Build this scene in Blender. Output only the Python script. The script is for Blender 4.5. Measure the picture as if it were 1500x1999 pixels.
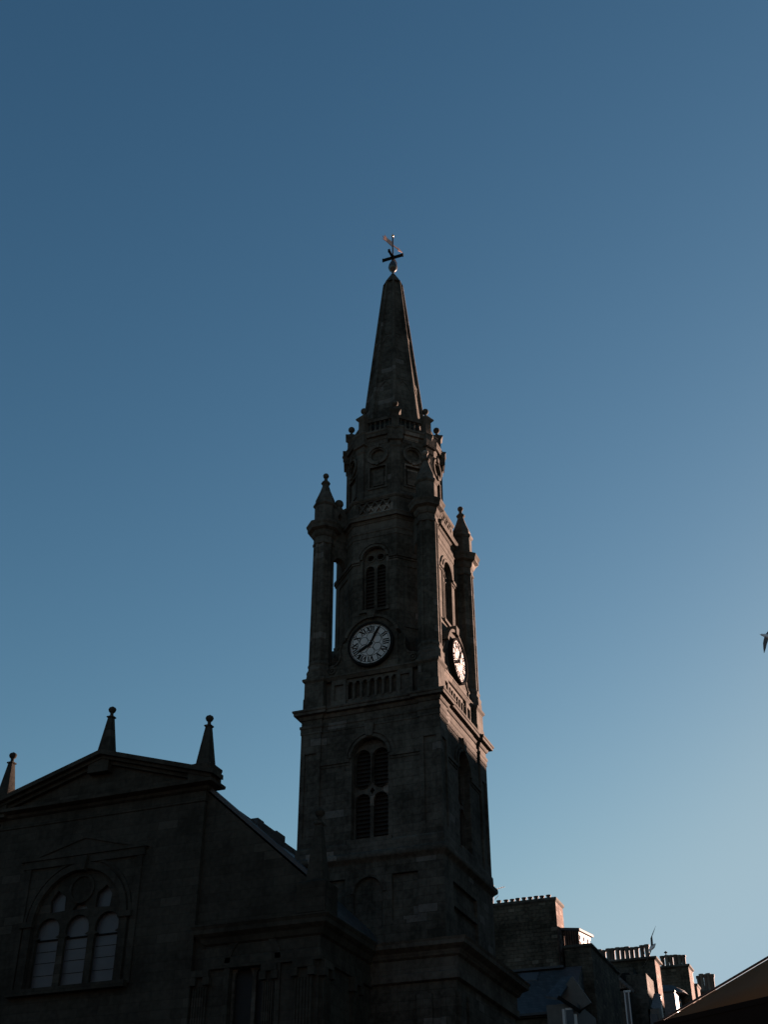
import bpy, bmesh, math, random
from math import radians, degrees, sin, cos, tan, pi, exp, sqrt, hypot, atan2
from mathutils import Vector, Matrix
from mathutils.geometry import tessellate_polygon
random.seed(7)
for o in list(bpy.data.objects): bpy.data.objects.remove(o)
S = bpy.context.scene
COL = S.collection

# ------------------------------------------------------------------ camera
CAM = Vector((20.1359, -52.4145, 0.0))
CF = Vector((-0.30661051, 0.77379618, 0.55428285))
CR = Vector((0.92943976, 0.36897265, -0.00096274))
CU = Vector((0.20526017, -0.51487733, 0.83232782))
FPX = 2381.88                       # focal length in photo pixels (photo is 1500 wide)
cd = bpy.data.cameras.new('camera'); cam = bpy.data.objects.new('camera', cd); COL.objects.link(cam)
cam.matrix_world = Matrix(((CR.x, CU.x, -CF.x, CAM.x), (CR.y, CU.y, -CF.y, CAM.y), (CR.z, CU.z, -CF.z, CAM.z), (0, 0, 0, 1)))
cd.sensor_fit = 'VERTICAL'; cd.sensor_height = 36.0; cd.lens = 36.0 * FPX / 1999.0
cd.clip_start = 0.2; cd.clip_end = 6000
S.camera = cam

# ------------------------------------------------------------------ light
SUN_PHI, SUN_EL = 66.0, 6.5          # angle from +X towards +Y, elevation
w = bpy.data.worlds.new('World'); S.world = w; w.use_nodes = True
nt = w.node_tree; nt.nodes.clear()
sky = nt.nodes.new('ShaderNodeTexSky'); sky.sky_type = 'NISHITA'; sky.sun_disc = False
sky.sun_elevation = radians(SUN_EL); sky.sun_rotation = radians(90 - SUN_PHI)
sky.altitude = 80; sky.air_density = 1.0; sky.dust_density = 0.6; sky.ozone_density = 2.0
bg = nt.nodes.new('ShaderNodeBackground'); bg.inputs['Strength'].default_value = 0.05
wo = nt.nodes.new('ShaderNodeOutputWorld')
sp_ = nt.nodes.new('ShaderNodeSeparateColor'); cb_ = nt.nodes.new('ShaderNodeCombineColor'); nt.links.new(sky.outputs[0], sp_.inputs[0])
for i_, (g_, k_) in enumerate(((1.42, .35), (1.2, .375), (1.07, .382))):      # clear northern dusk: steeper fall-off of red towards the zenith
    a_ = nt.nodes.new('ShaderNodeMath'); a_.operation = 'POWER'; a_.inputs[1].default_value = g_; nt.links.new(sp_.outputs[i_], a_.inputs[0])
    b_ = nt.nodes.new('ShaderNodeMath'); b_.operation = 'MULTIPLY'; b_.inputs[1].default_value = k_; nt.links.new(a_.outputs[0], b_.inputs[0]); c_ = nt.nodes.new('ShaderNodeMath'); c_.operation = 'SMOOTH_MIN'; c_.inputs[1].default_value = (.90, 1.26, 1.50)[i_]; c_.inputs[2].default_value = .56
    nt.links.new(b_.outputs[0], c_.inputs[0]); nt.links.new(c_.outputs[0], cb_.inputs[i_])
nt.links.new(cb_.outputs[0], bg.inputs['Color']); nt.links.new(bg.outputs[0], wo.inputs['Surface'])
sd = bpy.data.lights.new('sun', 'SUN'); sd.energy = 4.4; sd.angle = radians(0.5); sd.color = (1.0, 0.65, 0.51)
sun = bpy.data.objects.new('sun', sd); COL.objects.link(sun)
SV = Vector((cos(radians(SUN_PHI)) * cos(radians(SUN_EL)), sin(radians(SUN_PHI)) * cos(radians(SUN_EL)), sin(radians(SUN_EL))))
sun.rotation_euler = SV.to_track_quat('Z', 'Y').to_euler(); sun.location = SV * 200
S.view_settings.view_transform = 'Standard'; S.view_settings.look = 'None'
S.view_settings.exposure = 3.0; S.view_settings.gamma = 1.0

# ------------------------------------------------------------------ helpers
def ray(px, py): return (CF * FPX + CR * (px - 750) - CU * (py - 999.5)).normalized()
def atY(px, py, Y): d = ray(px, py); t = (Y - CAM.y) / d.y; return CAM + d * t
def atZ(px, py, Z): d = ray(px, py); t = (Z - CAM.z) / d.z; return CAM + d * t
def atD(px, py, D): return CAM + ray(px, py) * D

def tag(o, label=None, cat=None, group=None, kind=None):
    if label: o['label'] = label
    if cat: o['category'] = cat
    if group: o['group'] = group
    if kind: o['kind'] = kind
    return o
def empty(name, loc, label=None, cat=None, group=None, kind=None):
    o = bpy.data.objects.new(name, None); COL.objects.link(o); o.location = loc
    o.empty_display_size = 0.3
    return tag(o, label, cat, group, kind)
def kids(o): return [c for c in bpy.data.objects if c.parent == o]
def copy_tree(o, parent=None):
    c = o.copy(); COL.objects.link(c)
    if parent is not None: c.parent = parent; c.matrix_parent_inverse = o.matrix_parent_inverse.copy()
    for ch in kids(o): copy_tree(ch, c)
    return c

class MB:
    def __init__(s): s.v = []; s.f = []
    def add(s, vs, fs):
        b = len(s.v); s.v += [tuple(v) for v in vs]; s.f += [tuple(b + i for i in f) for f in fs]; return s
    def box(s, x0, x1, y0, y1, z0, z1):
        vs = [(x, y, z) for z in (z0, z1) for (x, y) in ((x0, y0), (x1, y0), (x1, y1), (x0, y1))]
        return s.add(vs, [(0, 3, 2, 1), (4, 5, 6, 7), (0, 1, 5, 4), (1, 2, 6, 5), (2, 3, 7, 6), (3, 0, 4, 7)])
    def hexa(s, p):                      # 8 points, bottom four then top four
        return s.add(p, [(0, 3, 2, 1), (4, 5, 6, 7), (0, 1, 5, 4), (1, 2, 6, 5), (2, 3, 7, 6), (3, 0, 4, 7)])
    def loft(s, rings, cap=True):
        n = len(rings[0]); vs = [v for r in rings for v in r]; fs = []
        for k in range(len(rings) - 1):
            for i in range(n):
                j = (i + 1) % n; fs.append((k * n + i, k * n + j, (k + 1) * n + j, (k + 1) * n + i))
        s.add(vs, fs)
        if cap:
            for r, rev in ((rings[0], True), (rings[-1], False)):
                idx = list(range(n))
                s.add(r, [tuple(reversed(idx)) if rev else tuple(idx)]) if n <= 4 or convex(r) else s.capc(r)
        return s
    def capc(s, r):
        for t in tessellate_polygon([[Vector(q) for q in r]]): s.add([r[i] for i in t], [(0, 1, 2)])
        return s
    def lathe(s, prof, n=12, cx=0, cy=0, rot=0):
        return s.loft([[(cx + r * cos(rot + 2 * pi * i / n), cy + r * sin(rot + 2 * pi * i / n), z) for i in range(n)] for r, z in prof])
    def mould(s, poly, prof):            # poly: CCW plan outline, prof: list of (offset, z)
        return s.loft([[(x, y, z) for x, y in offset(poly, o)] for o, z in prof])
    def plate(s, fr, outer, holes=(), c0=0.0, c1=0.1):
        loops = [list(outer)] + [list(h) for h in holes]
        flat = [p for l in loops for p in l]; n = len(flat)
        tris = tessellate_polygon([[Vector((a, b, 0)) for a, b in l] for l in loops])
        vs = [fr(a, b, c0) for a, b in flat] + [fr(a, b, c1) for a, b in flat]
        fs = [tuple(t) for t in tris] + [tuple(i + n for i in reversed(t)) for t in tris]
        k = 0
        for l in loops:
            m = len(l)
            for i in range(m): a = k + i; b = k + (i + 1) % m; fs.append((a, b, b + n, a + n))
            k += m
        return s.add(vs, fs)
    def bar(s, p, q, w, h=None, up=(0, 0, 1), w2=None):
        p = Vector(p); q = Vector(q); h = h or w; d = (q - p).normalized(); up = Vector(up)
        if abs(d.dot(up)) > .95: up = Vector((0, 1, 0))
        a = d.cross(up).normalized(); b = a.cross(d).normalized(); k = (w2 if w2 is not None else w) / w
        c = [(-1, -1), (1, -1), (1, 1), (-1, 1)]
        return s.hexa([p + a * (w / 2 * i) + b * (h / 2 * j) for i, j in c] + [q + a * (w / 2 * i * k) + b * (h / 2 * j * k) for i, j in c])
    def tube(s, pts, rs, n=8):
        pts = [Vector(p) for p in pts]; rings = []
        for i, p in enumerate(pts):
            d = (pts[min(i + 1, len(pts) - 1)] - pts[max(i - 1, 0)]).normalized()
            u = Vector((0, 0, 1)) if abs(d.z) < .9 else Vector((0, 1, 0))
            a = d.cross(u).normalized(); b = a.cross(d)
            rr = rs[i] if isinstance(rs[i], tuple) else (rs[i], rs[i])
            rings.append([tuple(p + a * (rr[0] * cos(2 * pi * k / n)) + b * (rr[1] * sin(2 * pi * k / n))) for k in range(n)])
        return s.loft(rings)
    def ball(s, c, r, n=12, m=8, sz=1.0):
        return s.lathe([(max(r * sin(pi * k / m), r * .02), c[2] - r * sz * cos(pi * k / m)) for k in range(m + 1)], n, c[0], c[1])
    def build(s, name, mat, parent=None, smooth=None):
        me = bpy.data.meshes.new(name); me.from_pydata(s.v, [], s.f); me.validate()
        bm = bmesh.new(); bm.from_mesh(me)
        bmesh.ops.remove_doubles(bm, verts=bm.verts, dist=1e-5)
        bmesh.ops.recalc_face_normals(bm, faces=bm.faces); bm.to_mesh(me); bm.free()
        me.materials.append(mat)
        if smooth:
            me.polygons.foreach_set('use_smooth', [True] * len(me.polygons))
            me.set_sharp_from_angle(angle=radians(smooth))
        o = bpy.data.objects.new(name, me); COL.objects.link(o)
        if parent is not None:
            o.parent = parent; o.matrix_parent_inverse = world(parent).inverted()
        return o
def world(o):
    m = Matrix.Translation(o.location) @ o.rotation_euler.to_matrix().to_4x4()
    return (world(o.parent) @ o.matrix_parent_inverse @ m) if o.parent else m
def convex(r):
    p = [Vector(q) for q in r]; n = len(p); sgn = 0
    for i in range(n):
        a, b, c = p[i], p[(i + 1) % n], p[(i + 2) % n]; z = (b.x - a.x) * (c.y - b.y) - (b.y - a.y) * (c.x - b.x)
        if abs(z) > 1e-9:
            if sgn and (z > 0) != (sgn > 0): return False
            sgn = z
    return True
def offset(poly, o):
    n = len(poly); out = []
    for i in range(n):
        p0 = Vector(poly[i - 1]); p1 = Vector(poly[i]); p2 = Vector(poly[(i + 1) % n])
        d1 = (p1 - p0).normalized(); d2 = (p2 - p1).normalized()
        n1 = Vector((d1.y, -d1.x)); n2 = Vector((d2.y, -d2.x)); b = n1 + n2
        k = o / max(1e-6, (1 + n1.dot(n2))); out.append((p1.x + b.x * k, p1.y + b.y * k))
    return out
def frame(ang, ox=0.0, oy=0.0, oz=0.0):      # outward normal angle in degrees -> (along, up, out)
    n = Vector((cos(radians(ang)), sin(radians(ang)))); u = Vector((-n.y, n.x))
    n.x = round(n.x, 12)
    return lambda a, b, c: (ox + u.x * a + n.x * c, oy + u.y * a + n.y * c, oz + b)
def rect(a0, a1, b0, b1): return [(a0, b0), (a1, b0), (a1, b1), (a0, b1)]
def arch(cx, b0, bs, r, n=12, rise=1.0): return [(cx - r, b0), (cx + r, b0)] + [(cx + r * cos(pi * k / n), bs + r * rise * sin(pi * k / n)) for k in range(n + 1)]
def stadium(cx, b0, b1, r, n=8):
    return [(cx - r * cos(pi * k / n), b0 + r - r * sin(pi * k / n)) for k in range(n + 1)] + [(cx + r * cos(pi * k / n), b1 - r + r * sin(pi * k / n)) for k in range(n + 1)]
def circ(cx, cy, r, n=20): return [(cx + r * cos(2 * pi * k / n), cy + r * sin(2 * pi * k / n)) for k in range(n)]
def band(cx, cy, r0, r1, a0=0, a1=180, n=14):
    A = [radians(a0 + (a1 - a0) * k / n) for k in range(n + 1)]
    return [(cx + r1 * cos(a), cy + r1 * sin(a)) for a in A] + [(cx + r0 * cos(a), cy + r0 * sin(a)) for a in reversed(A)]
def ngon(n, R, rot=0.0, cx=0, cy=0): return [(cx + R * cos(rot + 2 * pi * i / n), cy + R * sin(rot + 2 * pi * i / n)) for i in range(n)]
def sq(h): return [(-h, -h), (h, -h), (h, h), (-h, h)]

# ------------------------------------------------------------------ materials
def new_mat(name):
    m = bpy.data.materials.new(name); m.use_nodes = True; n = m.node_tree; n.nodes.clear()
    out = n.nodes.new('ShaderNodeOutputMaterial'); p = n.nodes.new('ShaderNodeBsdfPrincipled')
    n.links.new(p.outputs[0], out.inputs[0]); return m, n, p
def N(n, t, **k):
    x = n.nodes.new(t)
    for a, b in k.items():
        if hasattr(x, a): setattr(x, a, b)
    return x
def val(n, op, a, b=None):
    x = n.nodes.new('ShaderNodeMath'); x.operation = op
    for i, v in enumerate((a, b)):
        if v is None: continue
        if isinstance(v, (int, float)): x.inputs[i].default_value = v
        else: n.links.new(v, x.inputs[i])
    return x.outputs[0]
def stone(name, dark, light, course=0.36, length=0.95, pale=0.12, pale_col=(0.2, 0.18, 0.16), bump=0.5, mortar=0.45, rubble=False):
    m, n, p = new_mat(name)
    geo = N(n, 'ShaderNodeNewGeometry'); sep = N(n, 'ShaderNodeSeparateXYZ'); n.links.new(geo.outputs['Position'], sep.inputs[0])
    u = val(n, 'ADD', sep.outputs[0], val(n, 'MULTIPLY', sep.outputs[1], 1.31))
    comb = N(n, 'ShaderNodeCombineXYZ'); n.links.new(u, comb.inputs[0]); n.links.new(sep.outputs[2], comb.inputs[1])
    br = N(n, 'ShaderNodeTexBrick'); n.links.new(comb.outputs[0], br.inputs['Vector'])
    br.inputs['Scale'].default_value = 1.0; br.inputs['Brick Width'].default_value = length; br.inputs['Row Height'].default_value = course
    br.inputs['Mortar Size'].default_value = 0.012; br.inputs['Mortar Smooth'].default_value = 0.4; br.inputs['Bias'].default_value = 0.0
    br.inputs['Color1'].default_value = (0, 0, 0, 1); br.inputs['Color2'].default_value = (1, 1, 1, 1); br.inputs['Mortar'].default_value = (.4, .4, .4, 1)
    br.offset_frequency = 2; br.squash = 1.0
    n1 = N(n, 'ShaderNodeTexNoise'); n.links.new(geo.outputs['Position'], n1.inputs['Vector']); n1.inputs['Scale'].default_value = 0.55; n1.inputs['Detail'].default_value = 6
    n2 = N(n, 'ShaderNodeTexNoise'); n.links.new(geo.outputs['Position'], n2.inputs['Vector']); n2.inputs['Scale'].default_value = 5.0; n2.inputs['Detail'].default_value = 8
    # soot streaks: noise stretched down the wall
    mp = N(n, 'ShaderNodeMapping'); n.links.new(geo.outputs['Position'], mp.inputs[0]); mp.inputs['Scale'].default_value = (2.2, 2.2, 0.25)
    n3 = N(n, 'ShaderNodeTexNoise'); n.links.new(mp.outputs[0], n3.inputs['Vector']); n3.inputs['Scale'].default_value = 1.0; n3.inputs['Detail'].default_value = 4
    f = val(n, 'ADD', val(n, 'MULTIPLY', n1.outputs[0], 1.25), val(n, 'MULTIPLY', n2.outputs[0], 0.95))
    f = val(n, 'ADD', f, val(n, 'MULTIPLY', n3.outputs[0], 0.6))
    f = val(n, 'ADD', f, val(n, 'MULTIPLY', br.outputs['Color'], 0.22))
    mr = N(n, 'ShaderNodeMapRange'); n.links.new(f, mr.inputs[0]); mr.inputs[1].default_value = 1.2; mr.inputs[2].default_value = 1.86
    mix = N(n, 'ShaderNodeMix', data_type='RGBA'); n.links.new(mr.outputs[0], mix.inputs[0]); mix.inputs[6].default_value = (*dark, 1); mix.inputs[7].default_value = (*light, 1)
    # replaced pale blocks
    gt = val(n, 'GREATER_THAN', br.outputs['Color'], 1.0 - pale)
    mix2 = N(n, 'ShaderNodeMix', data_type='RGBA'); n.links.new(val(n, 'MULTIPLY', gt, val(n, 'MULTIPLY', n2.outputs[0], 1.0)), mix2.inputs[0])
    n.links.new(mix.outputs[2], mix2.inputs[6]); mix2.inputs[7].default_value = (*pale_col, 1)
    mo = N(n, 'ShaderNodeMix', data_type='RGBA'); mo.blend_type = 'MULTIPLY'; n.links.new(val(n, 'MULTIPLY', br.outputs['Fac'], mortar), mo.inputs[0])
    n.links.new(mix2.outputs[2], mo.inputs[6]); mo.inputs[7].default_value = (.35, .33, .3, 1)
    n.links.new(mo.outputs[2], p.inputs['Base Color'])
    h = val(n, 'SUBTRACT', val(n, 'MULTIPLY', n2.outputs[0], 0.5), br.outputs['Fac'])
    b = N(n, 'ShaderNodeBump'); n.links.new(h, b.inputs['Height']); b.inputs['Strength'].default_value = bump; b.inputs['Distance'].default_value = 0.03
    n.links.new(b.outputs[0], p.inputs['Normal']); p.inputs['Roughness'].default_value = 0.9; p.inputs['Specular IOR Level'].default_value = 0.04
    return m
def plain(name, col, rough=0.7, metal=0.0, var=0.25, scale=3.0, bump=0.1, spec=0.4, trans=0.0):
    m, n, p = new_mat(name)
    geo = N(n, 'ShaderNodeNewGeometry'); n1 = N(n, 'ShaderNodeTexNoise'); n.links.new(geo.outputs['Position'], n1.inputs['Vector'])
    n1.inputs['Scale'].default_value = scale; n1.inputs['Detail'].default_value = 5
    mix = N(n, 'ShaderNodeMix', data_type='RGBA'); n.links.new(n1.outputs[0], mix.inputs[0])
    mix.inputs[6].default_value = (*[c * (1 - var) for c in col], 1); mix.inputs[7].default_value = (*[min(1, c * (1 + var)) for c in col], 1)
    n.links.new(mix.outputs[2], p.inputs['Base Color']); p.inputs['Roughness'].default_value = rough; p.inputs['Metallic'].default_value = metal
    p.inputs['Specular IOR Level'].default_value = spec
    b = N(n, 'ShaderNodeBump'); n.links.new(n1.outputs[0], b.inputs['Height']); b.inputs['Strength'].default_value = bump; b.inputs['Distance'].default_value = 0.02
    n.links.new(b.outputs[0], p.inputs['Normal'])
    return m
def slate(name, c0, c1, row=0.22, wid=0.3):
    m, n, p = new_mat(name)
    geo = N(n, 'ShaderNodeNewGeometry'); sep = N(n, 'ShaderNodeSeparateXYZ'); n.links.new(geo.outputs['Position'], sep.inputs[0])
    comb = N(n, 'ShaderNodeCombineXYZ'); n.links.new(val(n, 'ADD', sep.outputs[0], sep.outputs[1]), comb.inputs[0]); n.links.new(sep.outputs[2], comb.inputs[1])
    br = N(n, 'ShaderNodeTexBrick'); n.links.new(comb.outputs[0], br.inputs['Vector']); br.inputs['Scale'].default_value = 1
    br.inputs['Brick Width'].default_value = wid; br.inputs['Row Height'].default_value = row; br.inputs['Mortar Size'].default_value = .012
    br.inputs['Color1'].default_value = (*c0, 1); br.inputs['Color2'].default_value = (*c1, 1); br.inputs['Mortar'].default_value = (.01, .01, .012, 1)
    n.links.new(br.outputs['Color'], p.inputs['Base Color']); p.inputs['Roughness'].default_value = .55
    b = N(n, 'ShaderNodeBump'); n.links.new(val(n, 'SUBTRACT', 1.0, br.outputs['Fac']), b.inputs['Height']); b.inputs['Strength'].default_value = .6; b.inputs['Distance'].default_value = .02
    n.links.new(b.outputs[0], p.inputs['Normal']); return m

M = {}
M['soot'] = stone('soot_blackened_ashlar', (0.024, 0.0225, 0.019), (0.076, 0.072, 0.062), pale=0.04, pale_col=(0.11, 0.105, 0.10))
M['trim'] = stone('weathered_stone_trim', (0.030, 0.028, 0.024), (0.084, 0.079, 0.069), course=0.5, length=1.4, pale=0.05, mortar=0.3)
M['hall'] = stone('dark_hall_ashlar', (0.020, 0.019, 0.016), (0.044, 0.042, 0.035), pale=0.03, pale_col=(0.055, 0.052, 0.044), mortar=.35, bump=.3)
M['rubble'] = stone('rubble_masonry', (0.025, 0.022, 0.017), (0.10, 0.085, 0.065), course=0.26, length=0.5, pale=0.05, pale_col=(0.14, 0.12, 0.095), bump=0.9, mortar=.5)
M['redstone'] = stone('reddish_stone', (0.045, 0.03, 0.024), (0.13, 0.08, 0.062), course=0.3, length=0.6)
M['iron'] = plain('black_painted_iron', (0.012, 0.012, 0.012), 1.0, spec=.0)
M['dial'] = plain('opal_clock_glass', (0.31, 0.30, 0.295), 0.45, var=.1, scale=2)
M['gold'] = plain('gilded_metal', (0.75, 0.5, 0.22), 0.3, metal=.9, var=.15)
M['copper'] = plain('tarnished_gilt_copper', (0.42, 0.24, 0.17), 0.45, metal=.35, var=.35, scale=4)
M['ball'] = plain('dark_gilt_ball', (0.035, 0.03, 0.025), 0.2, metal=.0, var=.3)
M['louvre'] = plain('dark_louvre_slats', (0.024, 0.022, 0.020), 0.9, spec=.1)
M['lead'] = plain('lead_sheet', (0.036, 0.038, 0.042), 0.7, metal=.0, var=.2)
M['glass'] = plain('old_window_glass', (0.065, 0.07, 0.078), 0.4, var=.3, scale=1.2, spec=.2, bump=.2)
M['darkglass'] = plain('leaded_dark_glass', (0.012, 0.012, 0.013), 0.6, var=.4, spec=.15)
M['slate'] = slate('roof_slates', (0.022, 0.023, 0.025), (0.045, 0.047, 0.05))
M['white'] = plain('white_window_paint', (0.42, 0.41, 0.40), 0.6, var=.08)
M['render'] = plain('grey_render', (0.10, 0.09, 0.08), 0.9, var=.3)
M['pot'] = plain('soot_stained_clay_pot', (0.07, 0.05, 0.04), 0.8, var=.5, scale=5)
M['potp'] = plain('buff_clay_pot', (0.10, 0.085, 0.07), 0.8, var=.45, scale=5)
M['canvas'] = plain('brown_canvas', (0.13, 0.075, 0.035), 0.95, var=.3, scale=2.5, spec=.1)
M['rimcloth'] = plain('lit_rim_cloth', (0.05, 0.047, 0.045), 0.9)
M['asphalt'] = plain('asphalt', (0.05, 0.05, 0.05), 0.9, scale=12)
M['paving'] = stone('street_paving', (0.08, 0.075, 0.07), (0.14, 0.13, 0.12))
M['gullw'] = plain('white_feathers', (0.6, 0.6, 0.6), 0.8, var=.05)
M['gullg'] = plain('grey_feathers', (0.10, 0.105, 0.115), 0.8, var=.2)
M['beak'] = plain('yellow_beak', (0.5, 0.3, 0.05), 0.5)
M['steel'] = plain('galvanised_metal', (0.03, 0.03, 0.03), 0.7, metal=.2)

# ------------------------------------------------------------------ ground
G = -1.6
mb = MB(); mb.box(-3000, 3000, -3000, 3000, G - 1, G); tag(mb.build('ground', M['asphalt']), kind='structure')
mb = MB(); mb.box(-24, 9.2, -16, 16, G, G + .14); tag(mb.build('pavement', M['paving']), kind='structure')

# ================================================================== CLOCK TOWER
tower = empty('clock_tower', (0, 0, G), 'tall soot blackened stone clock tower with corner columns, balustrades and a tapering eight sided spire', 'clock tower')
SIDES = (-90, 0, 90, 180)

def moulded(name, poly, prof, mat='trim', parent=None, smooth=None):
    return MB().mould(poly, prof).build(name, M[mat], parent or tower, smooth)
def corners(a, wd, pr):          # square of half width a whose corners (wd wide) stand proud by pr
    b = a - pr; c = a - wd; P = []
    for k in range(4):
        q = [(-c, -b), (c, -b), (c, -a), (a, -a), (a, -c), (b, -c)]
        q = [(-c, -a)] if False else [(-a, -a), (-c, -a), (-c, -b), (c, -b), (c, -a)]
        t = k * pi / 2
        P += [(round(x * cos(t) - y * sin(t), 9), round(x * sin(t) + y * cos(t), 9)) for x, y in q]
    return P

# --- base block (behind the doorway storey), up to the hall's eaves level
mb = MB(); mb.mould(sq(4.1), [(0.12, G), (0.12, 1.0), (0, 1.1), (0, 11.5)])
for s in SIDES:
    fr = frame(s)
    for a in (-3.75, -2.75, 2.75, 3.75): mb.plate(fr, rect(a - .32, a + .32, 1.1, 11.0), c0=4.08, c1=4.24)
mb.build('base_storey', M['soot'], tower)
moulded('base_cornice', sq(4.1), [(0, 11.45), (.16, 11.5), (.16, 11.8), (.10, 11.84), (.10, 12.35), (.22, 12.42), (.3, 12.6), (.56, 12.74), (.58, 12.9), (.64, 13.0), (.0, 13.12)])

# --- first stage 13 -> 17, with sunk panels and a round-headed niche
mb = MB(); core = 3.36
mb.box(-core, core, -core, core, 13.0, 17.0)
for s in SIDES:
    fr = frame(s)
    holes = [rect(-2.35, .95, 15.15, 15.95), rect(-2.35, .95, 13.6, 14.9)] if s == 0 else [arch(0, 13.9, 15.5, .68), rect(-2.3, -1.1, 14.2, 16.2), rect(1.1, 2.3, 14.2, 16.2)]
    mb.plate(fr, rect(-3.5, 3.5, 13.1, 17.0), holes, 3.36, 3.5) if s in (-90, 90) else mb.plate(fr, rect(-3.36, 3.36, 13.1, 17.0), holes, 3.36, 3.5)
    if s != 0: mb.plate(fr, band(0, 15.5, .68, .84), c0=3.49, c1=3.56)
mb.build('lower_storey', M['soot'], tower)
moulded('string_course', sq(3.5), [(0, 16.78), (.05, 16.85), (.2, 16.98), (.22, 17.08), (.2, 17.2), (.06, 17.3), (.05, 17.7), (0, 17.78)])

# --- belfry stage 17.3 -> 24.5
ZW0, ZWS, ZWT = 17.9, 21.75, 23.3
mb = MB()
for s in SIDES:
    fr = frame(s)
    mb.plate(fr, rect(-2.5, 2.5, 17.3, 23.4), [arch(0, ZW0, ZWS + .05, .9)], 2.85, 3.4)
mb.build('belfry_wall', M['soot'], tower)
for (sx, sy) in ((-1, -1), (1, -1), (1, 1), (-1, 1)):
    mb = MB(); x0, x1 = sorted((sx * 2.5, sx * 3.42)); y0, y1 = sorted((sy * 2.5, sy * 3.42)); mb.box(x0, x1, y0, y1, 17.3, 23.4)
    for s in SIDES:
        fr = frame(s)
        for e in (-1, 1):
            a0, a1 = sorted((e * 2.48, e * 3.5)) if s in (-90, 90) else sorted((e * 2.48, e * 3.42))
            lo, hi = sorted((e * 2.68, e * 3.28))
            cx_, cy_, _ = fr((lo + hi) / 2, 0, 3.4)
            if cx_ * sx > 0 and cy_ * sy > 0: mb.plate(fr, rect(a0, a1, 17.6, 23.35), [rect(lo, hi, 18.2, 22.3)], 3.42, 3.5)
    mb.build('corner_pilaster', M['soot'], tower)
for s in SIDES:                     # impost strings, hoods, keystones: one window per side
    fr = frame(s)
    mb = MB()
    mb.plate(fr, band(0, ZWS + .05, .92, 1.05), c0=3.38, c1=3.50)
    mb.plate(fr, band(0, ZWS + .05, 1.13, 1.27), c0=3.38, c1=3.46)
    mb.plate(fr, [(-.16, 22.75), (.16, 22.75), (.24, 23.38), (-.24, 23.38)], c0=3.38, c1=3.56)
    win = mb.build('belfry_window', M['soot'], tower)
    for e in (-1, 1):
        mb = MB(); a0, a1 = sorted((e * 1.0, e * 2.46)); mb.plate(fr, rect(a0, a1, 21.62, 21.78), c0=3.38, c1=3.5); mb.plate(fr, rect(a0, a1, 21.5, 21.63), c0=3.38, c1=3.44); mb.build('impost', M['soot'], win)
    mb = MB(); mb.plate(fr, rect(-1.1, 1.1, 17.72, 17.9), c0=3.2, c1=3.55); mb.build('sill', M['soot'], win)
    mb = MB()
    ol = arch(0, ZW0, ZWS + .05, .9)
    holes = [stadium(-.44, 20.35, 22.25, .385), stadium(.44, 20.35, 22.25, .385), arch(-.44, ZW0 + .08, 19.75, .385), arch(.44, ZW0 + .08, 19.75, .385), [(-.12, 20.24), (0, 20.06), (.12, 20.24), (0, 20.42)]]
    mb.plate(fr, ol, holes, 2.95, 3.08)
    for cx in (-.44, .44):
        o_ = stadium(cx, 20.35, 22.25, .42); i_ = stadium(cx, 20.35, 22.25, .37)
        mb.plate(fr, o_, [i_], 3.07, 3.14)
        mb.plate(fr, arch(cx, ZW0 + .06, 19.75, .42), [arch(cx, ZW0 + .08, 19.75, .37)], 3.07, 3.14)
    mb.build('tracery', M['trim'], win)
    mb = MB(); mb.plate(fr, arch(0, ZW0, ZWS + .05, .9), c0=2.72, c1=2.8)
    for k in range(22):
        z = ZW0 + .1 + k * .2
        if z < 22.3: mb.hexa([fr(-.86, z, 2.93), fr(.86, z, 2.93), fr(.86, z, 2.8), fr(-.86, z, 2.8), fr(-.86, z + .03, 2.93), fr(.86, z + .03, 2.93), fr(.86, z + .15, 2.8), fr(-.86, z + .15, 2.8)])
    mb.build('louvre', M['louvre'], win)
CP = corners(3.5, 1.05, .1)
moulded('frieze', CP, [(0, 23.3), (.03, 23.3), (.03, 23.55), (.07, 23.6), (.07, 23.72), (.0, 23.76), (.0, 24.1)], 'soot')
moulded('main_cornice', CP, [(-.02, 24.0), (.05, 24.02), (.10, 24.1), (.12, 24.20), (.30, 24.215), (.31, 24.34), (.35, 24.36), (.37, 24.44), (.35, 24.47), (0, 24.56)])

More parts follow.
